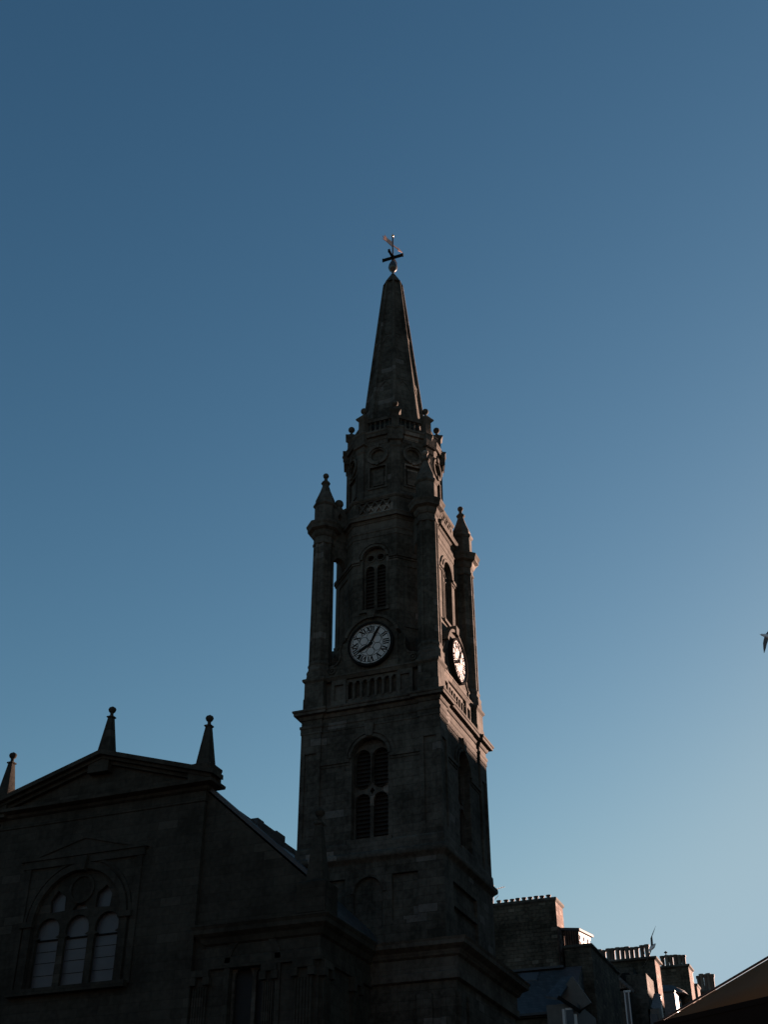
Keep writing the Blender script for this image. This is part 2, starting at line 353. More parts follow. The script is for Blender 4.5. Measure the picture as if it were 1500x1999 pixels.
# --- clock stage: pedestals, arcaded parapet
PED = 2.95
for (sx, sy) in ((-1, -1), (1, -1), (1, 1), (-1, 1)):
    def shp(h): return [(sx * PED + x, sy * PED + y) for x, y in sq(h)]
    mb = MB(); mb.mould(shp(.50), [(.03, 24.4), (.03, 25.15), (0, 25.22), (0, 26.0), (.02, 26.02), (.09, 26.1), (.10, 26.2), (.05, 26.25), (.0, 26.26)])
    mb.build('corner_pedestal', M['soot'], tower)
for s in SIDES:
    fr = frame(s); mb = MB()
    hs = [arch(-1.14 + .38 * k, 24.95, 25.72, .13, 8) for k in range(7)]
    mb.plate(fr, rect(-1.33, 1.33, 24.5, 26.0), hs, 3.02, 3.16)
    for e in (-1, 1):
        a0, a1 = sorted((e * 1.33, e * 2.1)); mb.plate(fr, rect(a0, a1, 24.5, 26.02), [rect(a0 + .15, a1 - .15, 24.95, 25.75)], 3.02, 3.26); mb.plate(fr, rect(a0 + .1, a1 - .1, 24.9, 25.8), c0=3.0, c1=3.16)
        a0, a1 = sorted((e * 2.1, e * 2.5)); mb.plate(fr, rect(a0, a1, 24.5, 26.0), c0=2.9, c1=3.05)
    for k in range(8):
        a = -1.33 + .38 * k; a = max(-1.3, min(1.3, a)); mb.plate(fr, rect(a - .045, a + .045, 24.9, 25.72), c0=3.15, c1=3.21); mb.plate(fr, rect(a - .07, a + .07, 25.66, 25.74), c0=3.15, c1=3.23)
    mb.hexa([fr(-2.35, 26.0, 2.98), fr(2.35, 26.0, 2.98), fr(2.35, 26.0, 3.24), fr(-2.35, 26.0, 3.24), fr(-2.35, 26.12, 2.95), fr(2.35, 26.12, 2.95), fr(2.35, 26.16, 3.34), fr(-2.35, 26.16, 3.34)])
    mb.hexa([fr(-2.35, 26.165, 2.95), fr(2.35, 26.165, 2.95), fr(2.35, 26.165, 3.36), fr(-2.35, 26.165, 3.36), fr(-2.35, 26.3, 2.95), fr(2.35, 26.3, 2.95), fr(2.35, 26.24, 3.36), fr(-2.35, 26.24, 3.36)])
    mb.build('arcaded_parapet', M['trim'], tower)

# --- clock stage body: octagon of apothem 2.9
AP = 2.9; RV = AP / cos(pi / 8); HS = AP * tan(pi / 8)
OCT = lambda R: ngon(8, R, pi / 8)
mb = MB()
for k in range(8):
    ang = -90 + 45 * k; fr = frame(ang)
    if k % 2 == 0:
        mb.plate(fr, rect(-HS, HS, 24.5, 34.4), [arch(0, 29.75, 32.75, .64)], 2.35, AP)
    else:
        mb.plate(fr, rect(-HS, HS, 24.5, 34.4), c0=2.45, c1=AP)
        mb.plate(fr, rect(-.8, .8, 28.6, 32.3), [rect(-.62, .62, 28.8, 32.1)], AP - .02, AP + .05)
mb.build('clock_storey_wall', M['soot'], tower)
for s in SIDES:
    fr = frame(s); mb = MB()
    mb.plate(fr, band(0, 32.75, .66, .78), c0=AP - .02, c1=AP + .10)
    mb.plate(fr, band(0, 32.75, .86, .98), c0=AP - .02, c1=AP + .06)
    for e in (-1, 1):
        a0, a1 = sorted((e * .66, e * .76)); mb.plate(fr, rect(a0, a1, 29.8, 32.6), c0=AP - .02, c1=AP + .04)
    mb.plate(fr, rect(-.8, .8, 29.6, 29.75), c0=AP - .2, c1=AP + .12)
    win = mb.build('lancet_window', M['soot'], tower)
    mb = MB(); holes = [arch(e * .31, 29.82, 32.15, .25, 8) for e in (-1, 1)] + [circ(e * .27, 32.86, .18, 14) for e in (-1, 1)]
    mb.plate(fr, arch(0, 29.75, 32.75, .64), holes, 2.62, 2.72)
    for e in (-1, 1):
        mb.plate(fr, circ(e * .27, 32.86, .235, 16), [circ(e * .27, 32.86, .175, 16)], 2.71, 2.77)
        mb.plate(fr, arch(e * .31, 29.8, 32.15, .285, 8), [arch(e * .31, 29.82, 32.15, .24, 8)], 2.71, 2.77)
    mb.build('tracery', M['trim'], win)
    mb = MB(); mb.plate(fr, arch(0, 29.75, 32.75, .64), c0=2.42, c1=2.5)
    for k in range(15): mb.plate(fr, rect(-.6, .6, 29.9 + k * .2, 29.96 + k * .2), c0=2.49, c1=2.6)
    mb.build('louvre', M['louvre'], win)
# impost string round the octagon, broken at the windows
mb = MB()
for k in range(8):
    fr = frame(-90 + 45 * k)
    spans = [(-HS - .05, -.8), (.8, HS + .05)] if k % 2 == 0 else [(-HS, HS)]
    for a0, a1 in spans:
        mb = MB(); mb.plate(fr, rect(a0, a1, 32.62, 32.8), c0=AP - .02, c1=AP + .11 + (.003 if k % 2 else 0)); mb.plate(fr, rect(a0, a1, 32.5, 32.6), c0=AP - .02, c1=AP + .05 + (.003 if k % 2 else 0)); mb.build('impost_band', M['trim'], tower)
moulded('upper_entablature', OCT(RV), [(-.02, 34.0), (.03, 34.03), (.03, 34.3), (.07, 34.34), (.07, 34.42), (.01, 34.46), (.01, 34.9), (.06, 34.93), (.12, 35.06), (.24, 35.075), (.25, 35.2), (.3, 35.3), (.28, 35.34), (0, 35.42)])

# --- parapet with lozenges over the entablature
mb = MB()
for k in range(8):
    fr = frame(-90 + 45 * k); c0 = 2.80
    w_ = 2.94 * tan(pi / 8)
    if k % 2 == 0:
        mb.plate(fr, rect(-w_, w_, 35.36, 36.36), [rect(-.92, .92, 35.56, 36.26)], c0, 2.94); mb.plate(fr, rect(-.95, .95, 35.5, 36.3), c0=c0 - .05, c1=c0 + .03)
        for j in range(4):
            cx = -.69 + .46 * j
            for e_ in (-1, 1):
                p_ = Vector((cx - .23 * e_, 35.56)); q_ = Vector((cx + .23 * e_, 36.26)); dd = (q_ - p_).normalized(); nn = Vector((-dd.y, dd.x)) * .045
                mb.plate(fr, [tuple(p_ - nn), tuple(q_ - nn), tuple(q_ + nn), tuple(p_ + nn)], c0=c0 + .02, c1=2.93 + .004 * e_)
    else: mb.plate(fr, rect(-w_, w_, 35.36, 36.36), c0=c0, c1=2.94)
mb.mould(OCT(2.94 / cos(pi / 8)), [(-.12, 36.3), (.03, 36.32), (.09, 36.42), (.09, 36.5), (-.12, 36.55)])
mb.build('lozenge_parapet', M['trim'], tower)
mb = MB(); mb.mould(OCT(3.0), [(0, 35.3), (0, 35.45)]); mb.build('parapet_deck', M['lead'], tower)

# --- flying arches between body and corner columns, with a pierced diamond and a ball
t_ = 2.9
for k in range(4):
    mb = MB(); ang = -45 + 90 * k; fr0 = frame(ang + 90)       # plate lies in the vertical plane along the diagonal
    n = Vector((cos(radians(ang)), sin(radians(ang))))
    def fr(a, b, c, n=n, ang=ang):
        t = Vector((-n.y, n.x)); return (n.x * a + t.x * c, n.y * a + t.y * c, b)
    r0, r1 = 2.75, 3.75
    ol = [(r0, 32.9), (2.95, 33.0), (3.05, 33.3), (3.2, 33.45), (3.45, 33.45), (3.6, 33.25), (r1, 33.1), (r1, 36.5), (3.62, 36.7), (3.45, 36.45), (3.1, 36.6), (r0, 36.9)]
    mb.plate(fr, ol, [[(3.17, 36.02), (3.30, 35.72), (3.43, 36.02), (3.30, 36.32)]], -.24, .24)
    c = n * 3.30; mb.lathe([(.2, 36.5), (.22, 36.7), (.12, 36.8)] , 10, c.x, c.y); mb.ball((c.x, c.y, 37.02), .25, 12, 8)
    mb.build('flying_arch', M['trim'], tower, 40); mb = MB()
    mb.plate(fr, [(2.8, 26.1), (3.6, 26.1), (3.6, 27.5), (3.35, 27.72), (3.1, 28.0), (2.8, 28.1)], c0=-.2, c1=.2)   # scroll at the foot
    mb.build('foot_scroll', M['trim'], tower, 40)

# --- corner columns (octagonal, fluted), one object tree copied four times
def fluted(R, g=.045):
    P = []
    for k in range(8):
        a = Vector((R * cos(pi / 8 + k * pi / 4), R * sin(pi / 8 + k * pi / 4))); b = Vector((R * cos(pi / 8 + (k + 1) * pi / 4), R * sin(pi / 8 + (k + 1) * pi / 4)))
        n_ = (a + b).normalized()
        P += [tuple(a), tuple(a.lerp(b, .24)), tuple(a.lerp(b, .30) - n_ * g), tuple(a.lerp(b, .70) - n_ * g), tuple(a.lerp(b, .76))]
    return P
def column():
    mb = MB()
    mb.loft([[(x, y, z) for x, y in fluted(R)] for R, z in ((.575, 27.2), (.545, 34.1))])
    col = mb.build('corner_column', M['soot'], None)
    col.parent = tower; col.matrix_parent_inverse = world(tower).inverted()
    O8 = ngon(8, .56, pi / 8)
    b = MB(); b.mould(O8, [(.10, 26.2), (.10, 26.5), (.08, 26.56), (.10, 26.66), (.09, 26.76), (.03, 26.84), (.02, 26.95), (.05, 27.02), (.05, 27.1), (.0, 27.22)]); b.build('column_base', M['trim'], col)
    b = MB(); b.mould(O8, [(-.02, 34.05), (.03, 34.08), (.03, 34.2), (-.01, 34.24), (-.01, 34.5), (.05, 34.56), (.1, 34.66), (.12, 34.84), (.30, 34.93), (.31, 35.1), (.36, 35.2), (.38, 35.3), (.36, 35.33), (0, 35.4)]); b.build('capital', M['trim'], col)
    b = MB(); b.mould(ngon(8, .55, pi / 8), [(0, 35.3), (0, 36.5), (.03, 36.53), (.08, 36.6), (.08, 36.68), (.03, 36.76), (-.01, 36.8)])
    b.lathe([(.52, 36.79), (.52, 37.02), (.47, 37.15), (.38, 37.38), (.28, 37.65), (.2, 37.93), (.165, 38.05), (.19, 38.08), (.25, 38.13), (.255, 38.18), (.19, 38.26), (.11, 38.34), (.09, 38.42), (.1, 38.48), (.05, 38.5)], 8, rot=pi / 8)
    b.ball((0, 0, 38.66), .165, 12, 8)
    b.build('pinnacle', M['trim'], col, 28)
    return col
c0 = column()
for k, (sx, sy) in enumerate(((-1, -1), (1, -1), (1, 1), (-1, 1))):
    c = c0 if k == 0 else copy_tree(c0, tower)
    c.location = (sx * t_, sy * t_, 0)

# --- clock dials
def numeral_strokes(txt):
    out = []; x = 0; W = {'I': .10, 'V': .22, 'X': .22}
    tot = sum(W[c] for c in txt) + .035 * (len(txt) - 1); x = -tot / 2
    for c in txt:
        if c == 'I': out.append(((x + .05, 0), (x + .05, 1), 1.0))
        if c == 'V': out += [((x, 1), (x + .11, 0), 1.1), ((x + .22, 1), (x + .11, 0), .6)]
        if c == 'X': out += [((x, 1), (x + .22, 0), 1.1), ((x + .22, 1), (x, 0), .6)]
        x += W[c] + .035
    return out
NUM = ['XII', 'I', 'II', 'III', 'IV', 'V', 'VI', 'VII', 'VIII', 'IX', 'X', 'XI']
ZC, RC, NC = 27.58, 1.08, 3.40
def seg(mb, fr, p, q, wd, c0, c1):
    p = Vector(p); q = Vector(q); d = (q - p).normalized(); n_ = Vector((-d.y, d.x)) * (wd / 2)
    mb.plate(fr, [tuple(p - n_), tuple(q - n_), tuple(q + n_), tuple(p + n_)], c0=c0, c1=c1)
for s in SIDES:
    fr = frame(s)
    mb = MB()                        # stone housing: arched slab, hood and scrolls
    mb.plate(fr, arch(0, 26.25, 27.75, 1.36, 18), [circ(0, ZC, RC + .06, 36)], AP - .05, 3.22)
    mb.plate(fr, band(0, 27.75, 1.36, 1.5, 18, 162, 18), c0=AP - .05, c1=3.34)
    mb.plate(fr, circ(0, ZC, RC + .06, 36), c0=AP - .02, c1=3.20)
    mb.plate(fr, [(-.16, 29.05), (.16, 29.05), (.24, 29.5), (-.24, 29.5)], c0=AP - .02, c1=3.4)
    for e in (-1, 1):
        pts = [(1.36, 28.0), (1.62, 27.95), (1.72, 27.7), (1.68, 27.35), (1.75, 27.05), (1.95, 26.85), (2.2, 26.82), (2.35, 26.6), (2.32, 26.32), (1.36, 26.25)]
        mb.plate(fr, [(e * a, b) for a, b in pts], c0=AP - .35, c1=3.16)
        for (a, b), (a2, b2) in zip(pts[1:7], pts[2:8]): seg(mb, fr, (e * a, b), (e * a2, b2), .08, 3.15, 3.22)
        mb.plate(fr, circ(e * 2.12, 26.6, .2, 14), [circ(e * 2.12, 26.6, .12, 14)], 3.15, 3.22)
        mb.plate(fr, circ(e * 2.12, 26.6, .06, 8), c0=3.15, c1=3.24)
    house = mb.build('clock_surround', M['soot'], tower)
    mb = MB(); mb.plate(fr, circ(0, ZC, RC, 40), c0=3.201, c1=NC)
    dial = mb.build('clock_dial', M['dial'], tower)
    mb = MB(); mb.plate(fr, circ(0, ZC, RC + .11, 40), [circ(0, ZC, RC, 40)], 3.0, 3.47); mb.build('bezel', M['iron'], dial, 40)
    mb = MB(); a, b = NC - .004, NC + .003
    mb.plate(fr, circ(0, ZC, RC - .02, 40), [circ(0, ZC, RC - .045, 40)], a, b)
    mb.plate(fr, circ(0, ZC, .665, 36), [circ(0, ZC, .635, 36)], a, b)
    mb.plate(fr, circ(0, ZC, RC - .10, 40), [circ(0, ZC, RC - .125, 40)], a, b)
    for j in range(6):
        t = radians(30 + 60 * j); mb.plate(fr, circ(.40 * cos(t), ZC + .40 * sin(t), .225, 18), [circ(.40 * cos(t), ZC + .40 * sin(t), .20, 18)], a + .0004 * j, b + .0004 * j)
    for j in range(12):
        t = radians(90 - 30 * j); ur = Vector((cos(t), sin(t))); ut = Vector((ur.y, -ur.x))
        for p, q, k in numeral_strokes(NUM[j]):
            P = Vector((0, ZC)) + ur * (.68 + .28 * p[1]) + ut * (p[0] * .82); Q = Vector((0, ZC)) + ur * (.68 + .28 * q[1]) + ut * (q[0] * .82)
            seg(mb, fr, P, Q, .068 * k, a, b + .004)
        mb_ = Vector((0, ZC)) + ur * (RC - .12); seg(mb, fr, mb_, Vector((0, ZC)) + ur * (RC - .02), .035, a, b + .005)
    mb.build('numeral_ring', M['iron'], dial)
    def hand(ang, L, wd, tail, c0):
        t = radians(90 - ang); ur = Vector((cos(t), sin(t))); un = Vector((-ur.y, ur.x)); o = Vector((0, ZC))
        P = [o - ur * tail + un * wd * .5, o + un * wd * .45, o + ur * L * .55 + un * wd * .75, o + ur * L * .8 + un * wd * .5, o + ur * L, o + ur * L * .8 - un * wd * .5, o + ur * L * .55 - un * wd * .75, o - un * wd * .45, o - ur * tail - un * wd * .5]
        m_ = MB(); m_.plate(fr, [tuple(q) for q in P], c0=c0, c1=c0 + .012); m_.plate(fr, circ(0, ZC, .09, 12), c0=c0 - .002, c1=c0 + .016); return m_
    hand(241.5, .78, .12, .12, NC + .015).build('hour_hand', M['iron'], dial)
    hand(27, 1.02, .09, .2, NC + .035).build('minute_hand', M['iron'], dial)

# --- lantern drum
DA = 2.485; DV = 2.69; DH = DA * tan(pi / 8)
mb = MB()
mb.mould(OCT(DV - .12), [(0, 35.3), (0, 40.6)])
for k in range(8):
    fr = frame(-90 + 45 * k)
    hs = [circ(0, 39.55, .5, 22), rect(-.46, .46, 37.45, 38.78)]
    mb.plate(fr, rect(-DH, DH, 35.4, 40.45), hs, DA - .1, DA + .001 * (k % 2))
mb.mould(OCT(DV), [(0, 36.5), (.06, 36.52), (.06, 36.9), (0, 36.98)])
mb.build('lantern_drum', M['soot'], tower)
for k in range(8):
    fr = frame(-90 + 45 * k); mb = MB()
    mb.plate(fr, circ(0, 39.55, .62, 24), [circ(0, 39.55, .5, 24)], DA - .02, DA + .12)
    mb.plate(fr, circ(0, 39.55, .5, 24), [circ(0, 39.55, .4, 24)], DA - .09, DA + .05)
    mb.plate(fr, [(-.1, 40.0), (.1, 40.0), (.14, 40.3), (-.14, 40.3)], c0=DA, c1=DA + .18)
    mb.plate(fr, [(-.07, 38.85), (.07, 38.85), (.11, 39.1), (-.11, 39.1)], c0=DA, c1=DA + .17)
    oc = mb.build('oculus', M['trim'], tower)
    mb = MB(); mb.plate(fr, rect(-.56, .56, 37.35, 38.88), [rect(-.46, .46, 37.45, 38.78)], DA - .02, DA + .06)
    mb.plate(fr, rect(-.3, .3, 37.6, 38.6), c0=DA - .12, c1=DA - .04); mb.build('sunk_panel', M['trim'], tower)
for k in range(8):
    mb = MB(); a = pi / 8 + k * pi / 4; cx, cy = DV * .965 * cos(a), DV * .965 * sin(a)
    P = [(cx + x * cos(a) - y * sin(a), cy + x * sin(a) + y * cos(a)) for x, y in ((-.2, -.24), (.09, -.24), (.09, .24), (-.2, .24))]
    mb.mould(P, [(0, 36.9), (0, 39.9), (.06, 40.0), (.06, 40.3), (.17, 40.34), (.17, 40.42), (.2, 41.05), (.24, 41.1), (.24, 41.2), (0, 41.26)])
    mb.build('angle_pilaster', M['trim'], tower)
moulded('lantern_cornice', OCT(DV - .02), [(-.02, 40.25), (.04, 40.3), (.04, 40.55), (.08, 40.6), (.08, 40.78), (.2, 40.80), (.22, 40.95), (.27, 41.05), (.27, 41.15), (-.2, 41.24)])
# balustrade of turned balusters between ball-topped piers
mb = MB(); BR = 2.36; BAp = BR * cos(pi / 8)
for k in range(8):
    fr = frame(-90 + 45 * k)
    hw = BR * sin(pi / 8) - .2
    for j in range(5):
        a = -hw + (j + .5) * (2 * hw / 5); x, y, _ = fr(a, 0, BAp)
        mb.lathe([(.06, 41.2), (.06, 41.28), (.04, 41.32), (.075, 41.5), (.07, 41.6), (.035, 41.85), (.035, 42.02), (.06, 42.06), (.06, 42.14)], 8, x, y)
    mb.plate(fr, rect(-hw - .1, hw + .1, 42.12, 42.3), c0=BAp - .12, c1=BAp + .12); mb.plate(fr, rect(-hw - .1, hw + .1, 41.16, 41.28), c0=BAp - .1, c1=BAp + .1)
bal = mb.build('balustrade', M['trim'], tower, 40)
p0 = None
for k in range(8):
    a = pi / 8 + k * pi / 4
    if p0 is None:
        m_ = MB(); m_.mould(sq(.21), [(.03, 41.15), (.03, 41.3), (0, 41.33), (0, 42.25), (.03, 42.3), (.12, 42.42), (.12, 42.5), (-.08, 42.66), (-.12, 42.72)])
        m_.lathe([(.1, 42.7), (.07, 42.8), (.07, 42.9)], 10); m_.ball((0, 0, 43.06), .19, 14, 10)
        p0 = m_.build('ball_pier', M['trim'], bal, 40); pp = p0
    else:
        pp = p0.copy(); COL.objects.link(pp); pp.parent = bal
    pp.location = ((BR + .1) * cos(a), (BR + .1) * sin(a), 0); pp.rotation_euler = (0, 0, a)
# spire
mb = MB()
def sr(z): return .505 + (54.6 - z) * .1065
mb.loft([[(x, y, z) for x, y in OCT(sr(z) - .03)] for z in (41.2, 54.6)])
mb.loft([[(x, y, z) for x, y in OCT(r)] for r, z in ((.63, 54.52), (.6, 54.6), (.12, 55.5))])
for k in range(8):                          # raised ribs on the arrises and pointed sunk panels between
    a = pi / 8 + k * pi / 4
    rib = []
    for z in (41.2, 54.56):
        R = sr(z); wq = .13 * (1 if z < 50 else .55)
        rib.append([(R * cos(a) * f_ + x * cos(a) - y * sin(a), R * sin(a) * f_ + x * sin(a) + y * cos(a), z) for f_ in (1,) for x, y in ((-.12, -wq), (.09, -wq * .8), (.12, 0), (.09, wq * .8), (-.12, wq))])
    mb.loft(rib)
for z in (45.9, 49.7):
    R = sr(z); mb.mould(OCT(R - .03), [(-.03, z - .08), (.055, z - .06), (.055, z + .06), (-.03, z + .09)])
for k in range(8):
    for z0, z1 in ((42.4, 45.8), (46.0, 49.6), (49.8, 53.6)):
        fr = frame(22.5 * 0 + 45 * k)
        def fs(a_, b_, c_, fr=fr): return fr(a_ * (sr(b_) * sin(pi / 8)) * .92, b_, (sr(b_) - .03) * cos(pi / 8) + c_)
        ol = [(-1, z0), (1, z0), (1, z1 - .8), (.5, z1 - .25), (0, z1), (-.5, z1 - .25), (-1, z1 - .8)]
        il = [(a_ * .72, z0 + .2 + (b_ - z0) * .9) for a_, b_ in ol]
        top = z1 + .02
        mb.plate(fs, [(-1, z0), (1, z0), (1, top), (-1, top)], [[(-.76, z0 + .1), (.76, z0 + .1), (.76, z1 - .7), (.4, z1 - .3), (0, z1 - .1), (-.4, z1 - .3), (-.76, z1 - .7)]], -.02, .035)
mb.build('spire', M['soot'], tower)
# weather vane
mb = MB(); mb.lathe([(.02, 55.4), (.06, 55.6), (.12, 55.78), (.22, 55.88), (.29, 56.05), (.30, 56.15), (.26, 56.34), (.17, 56.55), (.09, 56.72), (.05, 56.82), (.05, 59.0)], 16)
vane = mb.build('weather_vane', M['ball'], tower, 50)
mb = MB(); mb.box(-.68, .68, -.05, .05, 56.90, 57.10); mb.box(-.052, .052, -.66, .62, 56.902, 57.098); mb.lathe([(.05, 56.8), (.12, 56.88), (.14, 57.0), (.12, 57.14), (.05, 57.2)], 8)
mb.box(-.07, .07, -.70, -.62, 56.88, 57.12); mb.box(-.71, -.64, -.06, .06, 56.88, 57.12); mb.box(.64, .71, -.06, .06, 56.88, 57.12)
mb.build('cross_arm', M['iron'], vane)
vd = Vector((.36, .93, 0)).normalized(); vz = Vector((0, 0, 1)); vp = Vector((-vd.y, vd.x, 0))
def fv(a, b, c): q = Vector((0, 0, 58.15)) + vd * a + vz * b + vp * c; return tuple(q)
mb = MB(); mb.plate(fv, [(-.06, -.2), (-.06, .24), (-.55, .2), (-.78, .34), (-.74, .12), (-.98, .10), (-.76, -.02), (-.98, -.16), (-.55, -.14)], c0=-.02, c1=.02)
mb.plate(fv, [(-.06, -.04), (.5, -.035), (.5, -.14), (.92, 0), (.5, .14), (.5, .035), (-.06, .04)], c0=-.02, c1=.02); mb.build('vane_arrow', M['copper'], vane)
mb = MB(); mb.ball((0, 0, 58.98), .085, 12, 8); mb.lathe([(.04, 59.05), (.015, 59.2)], 6); mb.build('finial_knob', M['gold'], vane, 60)
mb = MB(); q = atY(893, 1845, -4.35); mb.box(q.x - .07, q.x + .07, -4.42, -4.28, q.z - .08, q.z + .06); mb.box(q.x - .03, q.x + .03, -4.3, -4.08, q.z - .03, q.z + .02)
mb.build('pale_fitting', M['white'], tower)  # small pale fitting of unknown kind, a box on a short bracket

# ================================================================== CHURCH HALL
hall = empty('church_hall', (-10, 0, G), 'dark stone church hall left of the tower with low pediment, obelisk finials and arched window', 'church')
XC = -10.15; HX = .35; HY = 9.2; ZE = 13.0
BX0, BX1 = XC - 5.15, XC + 5.15; XL = 2 * XC - HX
FY = -9.4                                    # face of the central bay
WX = -10.62                                  # centre line of the great window
def fh(a, b, c): return (a, -c, b)           # front frame: x, z, distance towards the street
# walls
mb = MB()
mb.plate(fh, [(BX0, G), (BX1, G), (BX1, 19.24), (XC, 20.8), (BX0, 19.24)], [arch(WX, 11.35, 13.9, 2.12, 20)], 8.7, -FY)
# flank wall right of the bay with its own arched window and the 45 degree gable slope above
mb.plate(fh, [(BX1 - .05, G), (HX, G), (HX, 13.4), (HX, 14.3), (BX1 - .05, 19.0)], [arch(-2.4, 6.0, 11.6, .95, 16)], 8.72, HY)
mb.plate(fh, [(XL, G), (BX0 + .05, G), (BX0 + .05, 19.0), (XL, 14.3)], [arch(2 * XC + 2.4, 6.0, 11.6, .95, 16)], 8.72, HY)
mb.box(HX - .5, HX, -8.72, HY, G, 12.9); mb.box(XL, XL + .5, -8.72, HY, G, 12.9); mb.box(XL + .5, HX - .5, HY - .5, HY, G, 12.9)
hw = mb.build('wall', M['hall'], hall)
# pilasters
def flute_pil(x0, x1, z0, z1, face, out, ax='x'):
    mb = MB()
    n_ = 5; wv = (x1 - x0) / (2 * n_ + 1)
    def fp(a, b, c): return (a, face - c, b) if ax == 'x' else (face + c, a, b)
    mb.plate(fp, rect(x0, x1, z0, z1), c0=-.02, c1=out - .04)
    for i in range(n_ + 1): mb.plate(fp, rect(x0 + 2 * i * wv, x0 + (2 * i + 1) * wv, z0 + .5, z1 - .6), c0=out - .05, c1=out)
    mb.plate(fp, rect(x0 - .06, x1 + .06, z0, z0 + .45), c0=-.02, c1=out + .06)
    mb.plate(fp, rect(x0 - .08, x1 + .08, z1 - .25, z1), c0=-.02, c1=out + .1)
    mb.plate(fp, rect(x0 - .14, x0 + .14, z1 - .55, z1 - .26), c0=-.02, c1=out + .12); mb.plate(fp, rect(x1 - .14, x1 + .14, z1 - .55, z1 - .26), c0=-.02, c1=out + .12)
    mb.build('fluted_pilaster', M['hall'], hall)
flute_pil(-.55, .15, 1.0, 11.4, -HY, .16); flute_pil(-1.5 - .4, -1.5 + .1, 1.0, 11.4, -HY, .1)
flute_pil(-4.9, -4.3, 1.0, 11.4, -HY, .12)
flute_pil(-9.05, -8.35, 1.0, 11.4, HX, .16, 'y'); flute_pil(-6.2, -5.5, 1.0, 11.4, HX, .16, 'y')
# eaves entablature round the hall
EP = [(BX1 + .001, -HY), (HX, -HY), (HX, HY), (XL, HY), (XL, -HY), (BX0, -HY), (BX0, -8.6), (BX1, -8.6)]
EC = [(0, 11.4), (.12, 11.42), (.12, 11.8), (.06, 11.84), (.06, 12.3), (.16, 12.36), (.26, 12.55), (.46, 12.7), (.48, 12.86), (.56, 12.98), (.56, 13.04), (0, 13.14)]
for P_ in ([(BX1 + .57, -HY), (HX, -HY), (HX, HY), (BX1 + .57, HY)], [(XL, -HY), (BX0 - .57, -HY), (BX0 - .57, HY), (XL, HY)]):
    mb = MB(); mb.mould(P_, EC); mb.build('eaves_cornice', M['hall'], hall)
# pediment: horizontal and raking cornices of the bay
mb = MB()
bay = [(BX0, FY), (BX1, FY), (BX1, -9.15), (BX0, -9.15)]
mb.mould(bay, [(0, 18.25), (.05, 18.28), (.05, 18.42), (.02, 18.45), (.02, 18.72), (.14, 18.78), (.2, 18.88), (.5, 18.95), (.52, 19.08), (.0, 19.12)])
def rake(sx):
    ex = XC + sx * (5.15 + .62); za, zb = 19.06, 20.80
    for (o, lo, hi) in ((.62, .14, .34), (.42, .0, .16), (.2, -.16, .02)):
        x1_ = XC + sx * (5.15 + o)
        zz = lambda x: za + (zb - za) * (1 - abs(x - XC) / 5.77)
        A = (XC, zz(XC)); B = (x1_, zz(x1_))
        mb.hexa([(A[0], FY - o, A[1] + lo), (B[0], FY - o, B[1] + lo), (B[0], -9.1, B[1] + lo), (A[0], -9.1, A[1] + lo), (A[0], FY - o, A[1] + hi), (B[0], FY - o, B[1] + hi), (B[0], -9.1, B[1] + hi), (A[0], -9.1, A[1] + hi)])
rake(-1); rake(1)
mb.build('pediment_cornice', M['hall'], hall)
# roof: low top, 45 degree lower slopes
mb = MB(); ZT = 18.55
prof = [(HX + .35, 13.1), (HX - .1, 13.75), (BX1 + .15, ZT), (XC, 20.4), (BX0 - .15, ZT), (XL + .1, 13.75), (XL - .35, 13.1)]
y0r, y1r = -8.75, 9.0
vs = [(x, y0r, z) for x, z in prof] + [(x, y1r, z) for x, z in prof]; n_ = len(prof)
mb.add(vs, [(i, i + 1, i + 1 + n_, i + n_) for i in range(n_ - 1)] + [tuple(range(n_)), tuple(range(2 * n_ - 1, n_ - 1, -1)), (0, n_, 2 * n_ - 1, n_ - 1)])
roof = mb.build('roof', M['slate'], hall)
mb = MB()                                    # raised lead covered ridge box
for (ya, yb, h) in ((-5.5, -4.9, .22), (-4.9, -3.6, .16), (-3.6, -2.7, .24)):
    mb.box(BX1 - .1, BX1 + .5, ya, yb, ZT - .6, ZT + h)
mb.box(BX1 + .0, BX1 + .35, -8.7, -5.5, ZT - .4, ZT + .06); mb.box(BX1 + .0, BX1 + .35, -2.7, 8.8, ZT - .4, ZT + .08)
mb.build('roof_hatch', M['slate'], roof)
# coping on the gable slopes
for sx in (1, -1):
    mb = MB(); xa = XC + sx * 5.15; xb = XC + sx * (HX - XC - .1)
    for (o, dz, wd) in ((.0, .0, .34), (.06, .08, .4)):
        A = Vector((xa, 0, 18.85)); B = Vector((xb, 0, 14.25))
        d = (B - A).normalized(); nn = Vector((-d.z * sx, 0, d.x * sx)); nn = nn if nn.z > 0 else -nn
        y0_, y1_ = -HY - o, -8.6
        P = []
        for h_ in (dz - .1, dz + .05):
            for pt, yy in ((A, y0_), (B, y0_), (B, y1_), (A, y1_)):
                r_ = pt + nn * h_; P.append((r_.x, yy, r_.z))
        mb.hexa(P)
    mb.build('skew_coping', M['lead'], hall)
